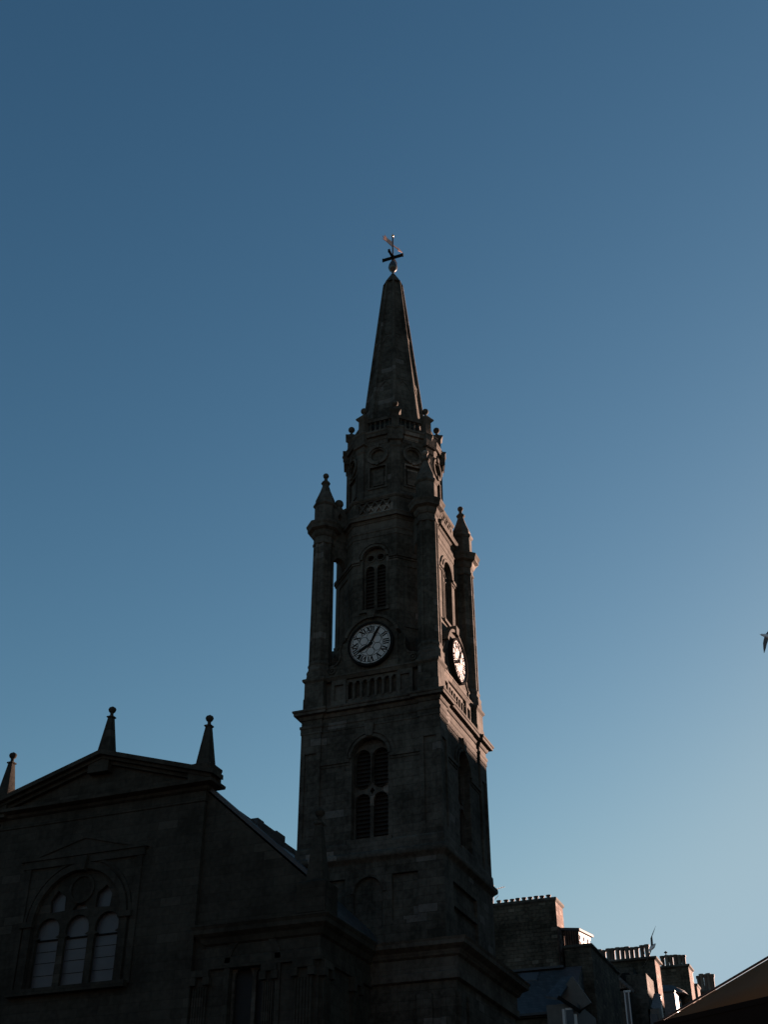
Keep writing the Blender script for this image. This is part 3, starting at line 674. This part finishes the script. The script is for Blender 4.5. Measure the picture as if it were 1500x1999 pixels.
# great window: frame, tracery and panes
mb = MB()
mb.plate(fh, band(WX, 13.9, 2.14, 2.42, 0, 180, 24), c0=9.38, c1=9.5)
mb.plate(fh, band(WX, 13.9, 2.5, 2.62, 0, 180, 24), c0=9.38, c1=9.46)
for e in (-1, 1):
    a0, a1 = sorted((WX + e * 2.14, WX + e * 2.5)); mb.plate(fh, rect(a0, a1, 11.2, 13.95), c0=9.38, c1=9.52)
    a0, a1 = sorted((WX + e * 2.08, WX + e * 2.7)); mb.plate(fh, rect(a0, a1, 13.8, 14.02), c0=9.38, c1=9.6)
    a0, a1 = sorted((WX + e * 2.62, WX + e * 2.9)); mb.plate(fh, rect(a0, a1, 11.2, 16.3), c0=9.38, c1=9.47)
mb.plate(fh, rect(WX - 2.8, WX + 2.8, 11.05, 11.3), c0=9.1, c1=9.7)
mb.plate(fh, [(WX - .18, 15.95), (WX + .18, 15.95), (WX + .28, 16.55), (WX - .28, 16.55)], c0=9.38, c1=9.66)
mb.plate(fh, rect(WX - 3.0, WX + 3.0, 16.3, 16.62), c0=9.38, c1=9.5)
mb.plate(fh, [(WX - 3.15, 16.63), (WX + 3.15, 16.63), (WX, 17.55)], [[(WX - 2.3, 16.75), (WX + 2.3, 16.75), (WX, 17.35)]], 9.38, 9.56)
mb.plate(fh, [(WX - 3.1, 16.64), (WX + 3.1, 16.64), (WX, 17.5)], c0=9.38, c1=9.5)
mb.plate(fh, circ(WX, 15.25, .62, 24), [circ(WX, 15.25, .5, 24)], 9.26, 9.36)
gw = mb.build('great_window', M['hall'], hall)
mb = MB(); LW = .56; LX = [WX - 1.43, WX, WX + 1.43]
def light(cx):
    return [(cx - LW, 11.4), (cx + LW, 11.4), (cx + LW, 13.3), (cx + .40, 13.36), (cx + LW, 13.45), (cx + LW, 13.62)] + [(cx + LW * cos(pi * k / 10), 13.62 + LW * sin(pi * k / 10)) for k in range(1, 10)] + [(cx - LW, 13.62), (cx - LW, 13.45), (cx - .40, 13.36), (cx - LW, 13.3)]
holes = [light(x) for x in LX]
holes += [[(WX - .38, 14.4), (WX + .38, 14.4), (WX + .16, 14.68), (WX - .16, 14.68)],
          [(WX - 1.45, 14.38), (WX - .75, 14.42), (WX - .78, 15.0), (WX - 1.2, 15.3), (WX - 1.5, 14.9)], [(WX + 1.45, 14.38), (WX + 1.5, 14.9), (WX + 1.2, 15.3), (WX + .78, 15.0), (WX + .75, 14.42)]]
mb.plate(fh, arch(WX, 11.3, 13.9, 2.12, 24), holes, 9.14, 9.28); mb.build('tracery', M['hall'], gw)
mb = MB(); mb.plate(fh, arch(WX, 11.3, 13.9, 2.12, 24), c0=9.02, c1=9.06); mb.build('pane', M['glass'], gw)
mb = MB()
for x in LX:
    mb.plate(fh, rect(x - LW, x + LW, 13.28, 13.34), c0=9.06, c1=9.12)
    for z in (11.9, 12.4, 12.85): mb.plate(fh, rect(x - LW, x + LW, z, z + .015), c0=9.06, c1=9.08)
mb.build('glazing_bar', M['iron'], gw)
# window of the right hand wing
for wx in (-2.4, 2 * XC + 2.4):
    mb = MB(); mb.plate(fh, band(wx, 11.6, .97, 1.2, 0, 180, 16), c0=9.18, c1=9.32)
    for e in (-1, 1):
        a0, a1 = sorted((wx + e * .97, wx + e * 1.2)); mb.plate(fh, rect(a0, a1, 6.0, 11.6), c0=9.18, c1=9.3)
    ww = mb.build('arched_window', M['hall'], hall)
    mb = MB(); hs = [arch(wx - .46, 6.1, 11.1, .38, 10), arch(wx + .46, 6.1, 11.1, .38, 10), [(wx, 11.35), (wx + .3, 11.85), (wx, 12.2), (wx - .3, 11.85)]]
    mb.plate(fh, arch(wx, 6.0, 11.6, .95, 16), hs, 8.95, 9.05); mb.build('tracery', M['trim'], ww)
    mb = MB(); mb.plate(fh, arch(wx, 6.0, 11.6, .95, 16), c0=8.82, c1=8.86); mb.build('pane', M['darkglass'], ww)
# obelisk finials
def obelisk():
    m_ = MB(); m_.mould(sq(.42), [(.1, -.75), (.1, .0), (.12, .06), (.12, .14), (0, .2)])
    m_.loft([[(x, y, z) for x, y in sq(h)] for h, z in ((.345, .14), (.345, .24), (.31, .26), (.11, 2.02))])
    m_.mould(sq(.11), [(0, 1.98), (.05, 2.02), (.05, 2.07), (0, 2.1)])
    m_.lathe([(.09, 2.08), (.075, 2.2), (.085, 2.26), (.15, 2.32), (.185, 2.42), (.15, 2.5), (.06, 2.55), (.02, 2.58)], 12)
    return m_.build('obelisk_finial', M['hall'], hall, 35)
ob = obelisk()
for k, (x, y, z) in enumerate(((XC - .18, -9.25, 20.95), (XC + 4.95, -9.25, 19.68), (XC - 5.32, -9.25, 19.52), (HX - .25, -8.95, 14.1), (XL + .25, -8.95, 14.1))):
    o = ob if k == 0 else ob.copy()
    if k: COL.objects.link(o)
    o.location = Vector((x, y, z)) ; o.matrix_parent_inverse = world(hall).inverted()
    if k >= 3: o.scale = (1.15, 1.15, 1.3)
for x in (HX - .25, XL + .25): mb = MB(); mb.box(x - .6, x + .6, -9.5, -8.4, 13.05, 13.4); mb.build('corner_block', M['hall'], hall)

# ================================================================== TENEMENTS BEHIND
POT = {}
def pot(kind, h, r):
    key = (kind, round(h, 2), round(r, 2))
    if key not in POT:
        m_ = MB(); m_.lathe([(r * 1.05, 0), (r * 1.0, h * .1), (r * .82, h * .2), (r * .88, h * .8), (r * 1.12, h * .86), (r * 1.12, h), (r * .8, h), (r * .78, h * .8)], 10)
        POT[key] = m_.build('chimney_pot', M[kind], None, 40).data
        bpy.data.objects.remove([o for o in bpy.data.objects if o.data == POT[key]][0])
    return POT[key]
def add_pot(parent, x, y, z, kind='pot', h=.8, r=.16, tilt=0):
    o = bpy.data.objects.new('chimney_pot', pot(kind, h, r)); COL.objects.link(o); o.parent = parent; o.matrix_parent_inverse = world(parent).inverted()
    o.location = (x, y, z); o.rotation_euler = (tilt, tilt * .7, random.random())
    return o
def stack(parent, pl, pr, Y, depth, zb, mat, cope, pots, h=.8, r=.16, kinds=('pot',), extra=None, side='redstone'):
    """chimney stack whose front top edge runs between photo points pl and pr in the plane y=Y"""
    A = atY(*pl, Y); B = atY(*pr, Y); zt = B.z
    m_ = MB(); m_.box(A.x, B.x, Y, Y + depth, zb, zt - .28)
    st = m_.build('chimney_stack', M[mat], parent)
    m_ = MB(); m_.box(B.x + .003, B.x + .05, Y + .02, Y + depth - .02, zb + .5, zt - .3); m_.build('red_side_skin', M[side], st)  # right side gets a redder stone skin than the front
    m_ = MB(); m_.mould([(A.x, Y), (B.x + .05, Y), (B.x + .05, Y + depth), (A.x, Y + depth)], [(0, zt - .3), (.04, zt - .26), (cope, zt - .18), (cope, zt - .04), (cope - .05, zt), (-.1, zt + .03)]); m_.build('coping', M['trim'], st)
    for i, px in enumerate(pots):
        q = atY(px, pl[1] + (pr[1] - pl[1]) * (px - pl[0]) / (pr[0] - pl[0]), Y + depth * .4)
        hh = h * random.uniform(.93, 1.07)
        add_pot(st, q.x, Y + depth * .4, zt, kinds[i % len(kinds)], hh, r, random.uniform(-.03, .03))
    return st, A, B
# --- nearest tenement: tall rubble stack with nine squat pots, glazed roof box, slate roof and dormer
YA = 32
tA = empty('stone_tenement', (-4, YA, G), 'rubble stone tenement beside the tower with a broad chimney stack carrying nine squat pots', 'tenement')
st, A, B = stack(tA, (930, 1768), (1083, 1751), YA, 2.0, 8, 'rubble', .1, (975, 989, 1001, 1012, 1024, 1036, 1048, 1059, 1072), h=.42, r=.165)
P = atY(1100, 1890, YA - 1.0); zr = P.z
# masonry block below the roof box
q0 = atY(1092, 1852, YA + 1.0); q1 = atY(1160, 1875, YA + 1.0)
mb = MB(); mb.box(B.x + .3, q1.x, YA + .5, YA + 9, G, q0.z); mb.build('wall', M['rubble'], tA)
m_ = MB(); m_.mould([(B.x + .3, YA + .5), (q1.x, YA + .5), (q1.x, YA + 9), (B.x + .3, YA + 9)], [(0, q0.z - .25), (.12, q0.z - .15), (.12, q0.z), (0, q0.z + .05)]); m_.build('wall_head', M['trim'], tA)
# roof box: rotated oblong with battens and two white framed lights
b0 = atY(1104, 1845, YA + 1.2); zb0 = q0.z + .03; b1 = atY(1133, 1861, YA + 1.6); b2 = atY(1156, 1872, YA + 3.4)
zt1 = atY(1133, 1817, YA + 1.6).z
C0 = Vector((b0.x, YA + 1.2)); C1 = Vector((b1.x, YA + 1.6)); C2 = Vector((b2.x, YA + 3.4)); C3 = C2 + (C0 - C1) * 1.0
loop = [tuple(C0), tuple(C1), tuple(C2), tuple(C3)]
mb = MB(); mb.loft([[(x, y, z) for x, y in loop] for z in (zb0, zt1)]); rb = mb.build('roof_box', M['louvre'], tA)
mb = MB(); mb.mould(loop, [(.05, zt1 - .05), (.16, zt1), (.16, zt1 + .16), (.0, zt1 + .22)]); mb.build('flat_roof', M['lead'], rb)
mb = MB()
def wallbars(P0, P1, n, wd, z0, z1, out=.06):
    d = (P1 - P0); L = d.length; d.normalize(); nrm = Vector((d.y, -d.x))
    for i in range(n):
        c = P0 + d * (L * (i + .5) / n); a_, b_ = c - d * wd / 2, c + d * wd / 2
        mb.loft([[(a_.x, a_.y, z), (a_.x + nrm.x * out, a_.y + nrm.y * out, z), (b_.x + nrm.x * out, b_.y + nrm.y * out, z), (b_.x, b_.y, z)] for z in (z0, z1)])
wallbars(C0, C1, 6, .1, zb0, zt1, .14); mb.build('batten', M['redstone'], rb)
mb = MB(); wallbars(C1, C2, 3, .16, zb0, zt1, .05)
d = (C2 - C1); L = d.length; d.normalize(); nrm = Vector((d.y, -d.x))
for z0, z1 in ((zb0, zb0 + .2), (zb0 + .5, zb0 + .6), (zt1 - .28, zt1 - .05)):
    a_, b_ = C1, C2; mb.loft([[(a_.x, a_.y, z), (a_.x + nrm.x * .055, a_.y + nrm.y * .055, z), (b_.x + nrm.x * .055, b_.y + nrm.y * .055, z), (b_.x, b_.y, z)] for z in (z0, z1)])
mb.build('window_frame', M['white'], rb)
mb = MB(); a_ = C1 + d * .05; b_ = C2 - d * .05
mb.loft([[(a_.x, a_.y, z), (a_.x + nrm.x * .02, a_.y + nrm.y * .02, z), (b_.x + nrm.x * .02, b_.y + nrm.y * .02, z), (b_.x, b_.y, z)] for z in (zb0 + .1, zt1 - .1)]); mb.build('pane', M['glass'], rb)
# slate roof in front with skylight
T0 = atY(960, 1902, YA - .3); T1 = atY(1101, 1887, YA - .3); L0 = atY(930, 1990, YA - 4.5); L1 = atY(1072, 1977, YA - 4.5)
zt_, zl_ = T1.z, L1.z
mb = MB(); xA, xB = T0.x - 2, T1.x + 1.2
mb.hexa([(xA, YA - 4.5, zl_ - .2), (xB, YA - 4.5, zl_ - .2), (xB, YA - .02, zl_ - .2), (xA, YA - .02, zl_ - .2), (xA, YA - 4.5, zl_), (xB, YA - 4.5, zl_), (xB, YA - .02, zt_), (xA, YA - .02, zt_)])
mb.build('roof', M['slate'], tA)
mb = MB(); mb.box(xA, T1.x, YA - .35, YA - .03, zt_ - .05, zt_ + .1); mb.build('ridge_flashing', M['lead'], tA); mb = MB(); mb.box(xA, xB - .8, YA - 4.75, YA - 4.5, zl_ - .12, zl_ + .02); mb.build('eaves_gutter', M['lead'], tA)
def onroof(px, py, lift=.06):
    lo, hi = YA - 4.5, YA
    for _ in range(40):
        mY = (lo + hi) / 2; p = atY(px, py, mY); zr_ = zl_ + (zt_ - zl_) * (mY - (YA - 4.5)) / 4.48
        if p.z < zr_: hi = mY
        else: lo = mY
    return (p.x, p.y, p.z + lift)
mb = MB(); K = [onroof(1012, 1917), onroof(1050, 1915), onroof(1055, 1899), onroof(1016, 1901)]
mb.loft([[(x, y, z - .2) for x, y, z in K], K]); sk = mb.build('skylight', M['lead'], tA)
mb = MB(); c_ = [sum(k[i] for k in K) / 4 for i in range(3)]; K2 = [tuple(c_[i] + (k[i] - c_[i]) * .86 + (.02 if i == 2 else 0) for i in range(3)) for k in K]; mb.loft([[(x, y, z - .1) for x, y, z in K2], K2]); mb.build('pane', M['glass'], sk)
mb = MB(); mb.box(xA, xB - .1, YA - 4.3, YA + .4, G, zl_ - .25); mb.build('lower_wall', M['rubble'], tA)
# pale gabled dormer with slate cheek and two white windows
YD = YA - 5.2
g = lambda px, py, Y=YD: atY(px, py, Y)
a_, b_, c_, d_ = g(1068, 1946), g(1130, 1992), g(1068, 2030), g(1130, 2030)
mb = MB(); zt2 = g(1092, 1944).z; x0d = g(1070, 1999).x; x1d = g(1131, 1999).x
mb.box(x0d, x1d, YD, YD + 5, G, zt2 - .5)
mb.plate(lambda a, b, c: (a, YD + 1.2 - c, b), [(g(1092, 1946, YD + 1.2).x, g(1092, 1946, YD + 1.2).z), (g(1133, 1976, YD + 1.2).x, g(1133, 1976, YD + 1.2).z), (g(1158, 1960, YD + 1.2).x, g(1158, 1960, YD + 1.2).z), (g(1121, 1908, YD + 1.2).x, g(1121, 1908, YD + 1.2).z)], c0=0, c1=.4)
dm = mb.build('dormer', M['render'], tA)
mb = MB(); p = [g(1066, 1944, YD - .2), g(1092, 1948, YD - .2), g(1122, 1905, YD + 1.6), g(1100, 1906, YD + 1.6)]
mb.loft([[(v.x, v.y, v.z - .15) for v in p], [tuple(v) for v in p]]); mb.build('dormer_roof', M['slate'], dm)
mb = MB(); p, q = g(1091, 1947, YD - .15), g(1134, 1975, YD - .15); mb.bar(p, q, .3, .22); mb.build('barge_board', M['iron'], dm)
mb = MB()
for (pxa, pxb, pya) in ((1098, 1103, 1970), (1104, 1118, 1968), (1121, 1127, 1980)):
    A_, B_ = g(pxa, pya, YD - .06), g(pxb, pya, YD - .06); mb.box(A_.x, B_.x, YD - .08, YD + .02, A_.z - 1.6, A_.z)
mb.build('window_frame', M['white'], dm)
mb = MB(); A_, B_ = g(1105, 1972, YD - .1), g(1120, 1972, YD - .1); mb.box(A_.x, B_.x, YD - .1, YD - .075, A_.z - 1.6, A_.z); mb.build('pane', M['glass'], dm)
# aerial beyond the tower's shoulder
mb = MB(); e0 = g(962, 1738, YA + 1); e1 = g(986, 1731, YA + 1); e2 = g(966, 1760, YA + 1)
mb.bar(e0, e1, .03); mb.bar(g(963, 1775, YA + 1), g(965, 1728, YA + 1), .03)
for t in (.3, .5, .7, .88):
    p = e0.lerp(e1, t); mb.bar(p - Vector((.03, .25, .06)), p + Vector((.03, .25, .06)), .02)
mb.bar(g(967, 1756, YA + 1), g(974, 1748, YA + 1), .03)
mb.build('aerial', M['steel'], st)

# --- second tenement
YB = 54
tB = empty('gabled_tenement', (2, YB, G), 'second tenement from the tower with boarded gable and long row of chimney pots', 'tenement')
st, A, B = stack(tB, (1150, 1878), (1277, 1867), YB, 2.2, 8, 'rubble', .22, (1163, 1173, 1181, 1190.5, 1198.5, 1208.5, 1218, 1227, 1236, 1245.5, 1256, 1266), h=1.15, r=.215, kinds=('pot', 'potp'))
YG = YB - 3
gg = lambda px, py, Y=YG: atY(px, py, Y)
mb = MB(); f_ = lambda a, b, c: (a, YG - c, b)
p = [gg(1182, 1888), gg(1182, 1935), gg(1228, 1930)]
mb.plate(f_, [(v.x, v.z) for v in p], c0=0, c1=.3); gb = mb.build('boarded_gable', M['render'], tB)
mb = MB(); q = gg(1191, 1916); mb.box(q.x - .12, q.x + .25, YG - .36, YG - .29, q.z - 1.0, q.z + .2); mb.build('window', M['glass'], gb)
mb = MB()
for i in range(9):
    t = (i + .5) / 9; xq = p[0].x + (p[2].x - p[0].x) * t; zq = p[0].z + (p[2].z - p[0].z) * t
    mb.box(xq - .03, xq + .03, YG - .34, YG - .29, p[1].z + .1, zq - .15)
mb.build('board_joint', M['trim'], gb)
mb = MB(); q0, q1 = gg(1168, 1872, YG - .4), gg(1240, 1937, YG - .4); mb.bar(q0, q1, .5, .22); mb.build('barge_board', M['slate'], gb)
mb = MB()
for (x0, x1, yt, Yd, dd) in ((1100, 1182, 1878, YG + .6, 6), (1150, 1226, 1934, YG - 1.5, 4), (1222, 1262, 1900, YG - .5, 4.5), (1203, 1236, 1888, YG + .8, 2)):
    a_, b_ = atY(x0, yt, Yd), atY(x1, yt, Yd); mb.box(a_.x, b_.x, Yd, Yd + dd, G, b_.z)
mb.build('wall', M['soot'], tB)
mb = MB(); a_ = atY(1233, 1900, YG); b_ = atY(1262, 1900, YG); mb.lathe([(.02, a_.z + .3), (.5, a_.z + .25), (.8, a_.z - .3), (.9, a_.z - 1.2)], 12, atY(1217, 1890, YG).x, YG + 1.2); mb.build('rounded_vent', M['iron'], tB, 40)
mb = MB(); a_, b_ = atY(1218, 1934, YG - 1.6), atY(1227, 1934, YG - 1.6)
for (x0, x1) in ((1219, 1221.5), (1227, 1229)):
    p0, p1 = atY(x0, 1936, YG - 1.6), atY(x1, 1936, YG - 1.6); mb.box(p0.x, p1.x, YG - 1.66, YG - 1.5, p0.z - 6, p0.z)
mb.box(a_.x, b_.x + .2, YG - 1.66, YG - 1.5, a_.z - .15, a_.z); mb.build('window_frame', M['white'], tB)
mb = MB(); mb.box(a_.x, b_.x + .1, YG - 1.56, YG - 1.49, a_.z - 6, a_.z - .1); mb.build('pane', M['glass'], tB)
# main slate slope of this house
mb = MB(); a_, b_ = atY(1263, 1960, YG), atY(1290, 1960, YG); c_ = atY(1283, 1950, YB)
mb.hexa([(a_.x, YG, a_.z - 8), (b_.x, YG, a_.z - 8), (c_.x + .4, YB, a_.z - 8), (a_.x, YB, a_.z - 8), (a_.x, YG, a_.z), (b_.x, YG, a_.z - .8), (c_.x + .4, YB, c_.z + .3), (a_.x, YB, c_.z + .8)]); mb.build('roof', M['slate'], tB)
w0, w1 = atY(1265, 1962, YG - .5), atY(1292, 1999, YG - .5)
mb = MB(); mb.box(w0.x, w1.x, YG - .5, YG + .5, G, w0.z - .3); mb.build('front_wall', M['render'], tB)
mb = MB(); q = atY(1277, 1980, YG - .5); mb.box(q.x - .3, q.x + .3, YG - .58, YG - .49, q.z - 2, q.z); mb.build('window', M['glass'], tB)

# --- third tenement
YC = 72
tC = empty('dormered_tenement', (9, YC, G), 'third tenement from the tower with six chimney pots above a white framed dormer', 'tenement')
st, A, B = stack(tC, (1284, 1888), (1343, 1882), YC, 2.2, 8, 'rubble', .18, (1296, 1304.5, 1313, 1321, 1329, 1337), h=1.13, r=.235, kinds=('pot', 'potp', 'pot'))
q = atY(1304, 1886, YC + .8); mb = MB(); mb.lathe([(.05, q.z + .9), (.05, q.z + 1.2), (.16, q.z + 1.25), (.18, q.z + 1.3), (.03, q.z + 1.42)], 8, q.x, YC + .8); mb.build('pot_cowl', M['steel'], st)
YE = YC - 4
mb = MB(); a_, b_ = atY(1280, 1938, YE), atY(1316, 1934, YE); c_ = atY(1325, 1941, YE + 2.0)
mb.box(a_.x - 2, b_.x, YE, YE + 3.4, G, b_.z); dm = mb.build('dormer', M['slate'], tC)
mb = MB(); mb.mould([(a_.x - 2, YE), (b_.x, YE), (b_.x, YE + 3.4), (a_.x - 2, YE + 3.4)], [(.0, b_.z - .12), (.12, b_.z - .08), (.14, b_.z + .02), (.0, b_.z + .08)]); mb.build('dormer_roof', M['lead'], dm)
mb = MB(); x_ = b_.x
for yy in (YE, YE + 1.5, YE + 3.1): mb.box(x_ + .002, x_ + .09, yy, yy + .22, b_.z - 2.6, b_.z - .14)
for zz in (b_.z - 2.6, b_.z - 1.4, b_.z - .3): mb.box(x_ + .002, x_ + .08, YE + .01, YE + 3.3, zz, zz + .14)
mb.build('window_frame', M['white'], dm)
mb = MB(); mb.box(x_ + .001, x_ + .04, YE + .05, YE + 3.2, b_.z - 2.6, b_.z - .14); mb.build('pane', M['glass'], dm)
mb = MB(); mb.lathe([(.02, b_.z + 1.0), (1.0, b_.z + .9), (1.8, b_.z + .45), (2.1, b_.z + .1)], 16, atY(1298, 1934, YE + 2).x, YE + 2.5); mb.build('domed_roof', M['slate'], dm, 40)
mb = MB(); r0, r1 = atY(1262, 1975, YE - 1), atY(1380, 1955, YE - 1); mb.hexa([(r0.x, YE - 2, G), (r1.x, YE - 2, G), (r1.x, YC + 6, G), (r0.x, YC + 6, G), (r0.x, YE - 2, r0.z - 1.2), (r1.x, YE - 2, r0.z - 1.2), (r1.x, YC + 6, r0.z + 1.0), (r0.x, YC + 6, r0.z + 1.0)]); mb.build('roof', M['slate'], tC)
# --- furthest chimneys
YF = 92
tD = empty('distant_tenement', (18, YF, G), 'furthest tenement just left of the brown canopy with one capped pot and a low row', 'tenement')
st, A, B = stack(tD, (1346, 1922), (1360, 1920), YF, 2.0, 8, 'rubble', .12, (1352,), h=1.65, r=.31)
st, A, B = stack(tD, (1364, 1936), (1396, 1932), YF + 6, 2.0, 8, 'redstone', .1, (1369, 1375, 1382, 1388, 1394), h=1.9, r=.27, kinds=('pot', 'potp'))
mb = MB(); a_, b_ = atY(1340, 1945, YF), atY(1420, 1945, YF + 3); mb.box(a_.x, b_.x + 2, YF + .5, YF + 10, G, a_.z - .5); mb.build('wall', M['rubble'], tD)

# ================================================================== BROWN CANOPY
C1 = atZ(1281, 2002, 1.7); P2 = atZ(1500, 1952, 1.7); e1 = (P2 - C1); e1.z = 0; e1.normalize(); e2 = Vector((-e1.y, e1.x, 0))
SZ = 3.6
c3 = [C1, C1 + e1 * SZ, C1 + e1 * SZ + e2 * SZ, C1 + e2 * SZ]; ctr = C1 + e1 * SZ / 2 + e2 * SZ / 2
best = None
for i in range(400):
    h_ = .3 + i * .01; q = Vector((ctr.x, ctr.y, 1.7 + h_)) - CAM; qx = 750 + FPX * q.dot(CR) / q.dot(CF); qy = 999.5 - FPX * q.dot(CU) / q.dot(CF)
    e_ = abs((qy - 2002) - (qx - 1281) * (1873 - 2002) / (1500 - 1281))
    if best is None or e_ < best[0]: best = (e_, h_)
apex = Vector((ctr.x, ctr.y, 1.7 + best[1]))
print('canopy apex rise', best)
can = empty('market_parasol', (ctr.x, ctr.y, G), 'brown canvas parasol canopy with a pale edge in the lower right corner', 'parasol')
mb = MB()
for i in range(4):
    a, b = c3[i], c3[(i + 1) % 4]; rows = []; K = 6
    for j in range(K + 1):
        t = j / K; L_ = a.lerp(apex, t); R_ = b.lerp(apex, t); row = []
        for k in range(7):
            s_ = k / 6; p = L_.lerp(R_, s_); p = p - Vector((0, 0, .06 * sin(pi * s_) * (1 - t))); row.append(p)
        rows.append(row)
    base = len(mb.v); mb.v += [tuple(p) for r in rows for p in r]; mb.f += [(base + j * 7 + k, base + j * 7 + k + 1, base + (j + 1) * 7 + k + 1, base + (j + 1) * 7 + k) for j in range(K) for k in range(6)]
cn = mb.build('canopy', M['canvas'], can, 60)
sm = cn.modifiers.new('thickness', 'SOLIDIFY'); sm.thickness = .012
mb = MB()
for i in range(4): mb.bar(c3[i], c3[(i + 1) % 4], .035, .035)
for i in range(4): mb.bar(c3[i] + Vector((0, 0, -.04)), apex + Vector((0, 0, -.06)), .03, .03)
mb.build('rib', M['iron'], can)
mb = MB()
for i in range(4): mb.tube([c3[i] + Vector((0, 0, .012)), apex + Vector((0, 0, .012))], [.009, .009], 6)
mb.build('lit_rim', M['rimcloth'], can)  # thin tubes added along the hips for the canopy's lit rim
mb = MB()
for i in range(4):
    a, b = c3[i], c3[(i + 1) % 4]; n_ = 24; d_ = (b - a) / n_; nn = Vector((d_.y, -d_.x, 0)).normalized() * .012
    top = [a + d_ * k for k in range(n_ + 1)]; bot = [a + d_ * k - Vector((0, 0, .22 + .03 * cos(k * 1.6))) for k in range(n_ + 1)]
    base = len(mb.v)
    for p_, q_ in zip(top, bot): mb.v += [tuple(p_), tuple(q_), tuple(p_ + nn), tuple(q_ + nn)]
    for k in range(n_):
        o_ = base + 4 * k; mb.f += [(o_, o_ + 4, o_ + 5, o_ + 1), (o_ + 2, o_ + 3, o_ + 7, o_ + 6), (o_ + 1, o_ + 5, o_ + 7, o_ + 3), (o_, o_ + 2, o_ + 6, o_ + 4)]
mb.build('shade_valance', M['iron'], can)  # near-black colour stands for the dark shade beneath the canopy
mb = MB(); mb.lathe([(.03, G + .1), (.03, apex.z)], 12, ctr.x, ctr.y); mb.lathe([(.4, G), (.4, G + .08), (.06, G + .12), (.05, G + .3)], 20, ctr.x, ctr.y); mb.build('pole', M['iron'], can, 40)

# ================================================================== GULLS
def gull(px, py, D, span, body_dir, wingA, wingB, label, bodylen=.5):
    """body_dir / wingA / wingB: (image right, image up, away) directions"""
    o = atD(px, py, D); vec = lambda t: (CR * t[0] + CU * t[1] + CF * t[2])
    root = empty('gull', o, label, 'gull', 'gulls in flight')
    bd = vec(body_dir).normalized()
    m_ = MB(); L = bodylen
    m_.tube([o - bd * L * .5, o - bd * L * .38, o - bd * L * .15, o + bd * L * .12, o + bd * L * .3, o + bd * L * .38, o + bd * L * .46, o + bd * L * .53], [.012, .035, .065, .07, .045, .042, .036, .012], 10)
    t0 = o - bd * L * .42; s_ = bd.cross(vec((wingA[0], wingA[1], wingA[2]))).normalized().cross(bd).normalized()
    m_.hexa([t0 - s_ * .02, t0 + s_ * .02, t0 + s_ * .02 + Vector((0, 0, .01)), t0 - s_ * .02 + Vector((0, 0, .01)), t0 - bd * .16 - s_ * .07, t0 - bd * .16 + s_ * .07, t0 - bd * .16 + s_ * .07 + Vector((0, 0, .006)), t0 - bd * .16 - s_ * .07 + Vector((0, 0, .006))])
    b = m_.build('body', M['gullw'], root, 60)
    m_ = MB(); m_.tube([o + bd * L * .52, o + bd * L * .64], [.012, .003], 6); m_.build('beak', M['beak'], b)
    for W in (wingA, wingB):
        v1, v2 = vec(W[0:3]), vec(W[3:6]); half = span / 2; v1 = v1.normalized() * half * .45; v2 = v2.normalized() * half * .55
        e, tip = o + v1, o + v1 + v2; nrm = v1.cross(bd).normalized() * .012
        def row(p, c, th): return [p + bd * c * .45 + nrm * 0, p + nrm * th, p - bd * c * .55, p - nrm * th]
        m_ = MB(); m_.loft([[tuple(q) for q in row(o + v1 * .1, .2, 1.6)], [tuple(q) for q in row(o + v1 * .6, .19, 1.2)], [tuple(q) for q in row(e, .17, 1)], [tuple(q) for q in row(e + v2 * .5, .11, .6)], [tuple(q) for q in row(tip, .02, .2)]])
        m_.build('wing', M['gullg'], root, 50)
    return root
gull(1274.5, 1849, 46, 1.5, (.55, .12, .8), (-.05, .8, .1, .42, 1.0, .1), (-.35, -.8, -.1, -.45, -.9, .1), 'gull banking with upright wings above the end of the long chimney pot row')
gull(1498, 1241.5, 46, 1.25, (-.55, .12, .8), (.55, .8, -.1, .9, .25, .1), (-.22, -1.0, .1, -.04, -1.0, .1), 'gull crossing the right edge of the sky with one wing hanging down')

# ================================================================== unseen street blocks, added to cast shade and close off the low sky
def block(label, x0, x1, y0, y1, eave, ridge, along='y'):
    o = empty('unseen_shade_block', ((x0 + x1) / 2, (y0 + y1) / 2, G), label, 'tenement')
    mb = MB(); mb.box(x0, x1, y0, y1, G, eave); mb.build('wall', M['rubble'], o)
    xm, ym = (x0 + x1) / 2, (y0 + y1) / 2
    if along == 'y': v = [(x0 - .2, y0, eave), (x1 + .2, y0, eave), (xm, y0, ridge), (x0 - .2, y1, eave), (x1 + .2, y1, eave), (xm, y1, ridge)]
    else: v = [(x0, y1 + .2, eave), (x0, y0 - .2, eave), (x0, ym, ridge), (x1, y1 + .2, eave), (x1, y0 - .2, eave), (x1, ym, ridge)]
    mb = MB(); mb.add(v, [(0, 1, 2), (5, 4, 3), (0, 2, 5, 3), (2, 1, 4, 5), (1, 0, 3, 4)]); mb.build('roof', M['slate'], o)
    return o
TS = tan(radians(SUN_EL)) / cos(radians(SUN_PHI))
block('unseen stone tenement across the street, sized to shade the lower clock tower', 24, 30, -5, 63.5, 23.3 + 23.5 * TS - 2.2, 23.3 + 23.5 * TS)
block('unseen tallest stone tenement across the street, raised to shade the hall gable', 24, 30, 64, 79, 33.5, 36)
block('unseen long low stone tenement across the street, sized to shade the lower rooftops', 24, 30, 79.5, 190, 24, 21.5 + 27 * TS)
block('unseen stone tenement added behind the viewer to block low sky glow', -40, 50, -100, -84, 22, 27, 'x')
block('unseen stone tenement added on the far left to block low sky glow', -66, -50, -80, 30, 22, 27)
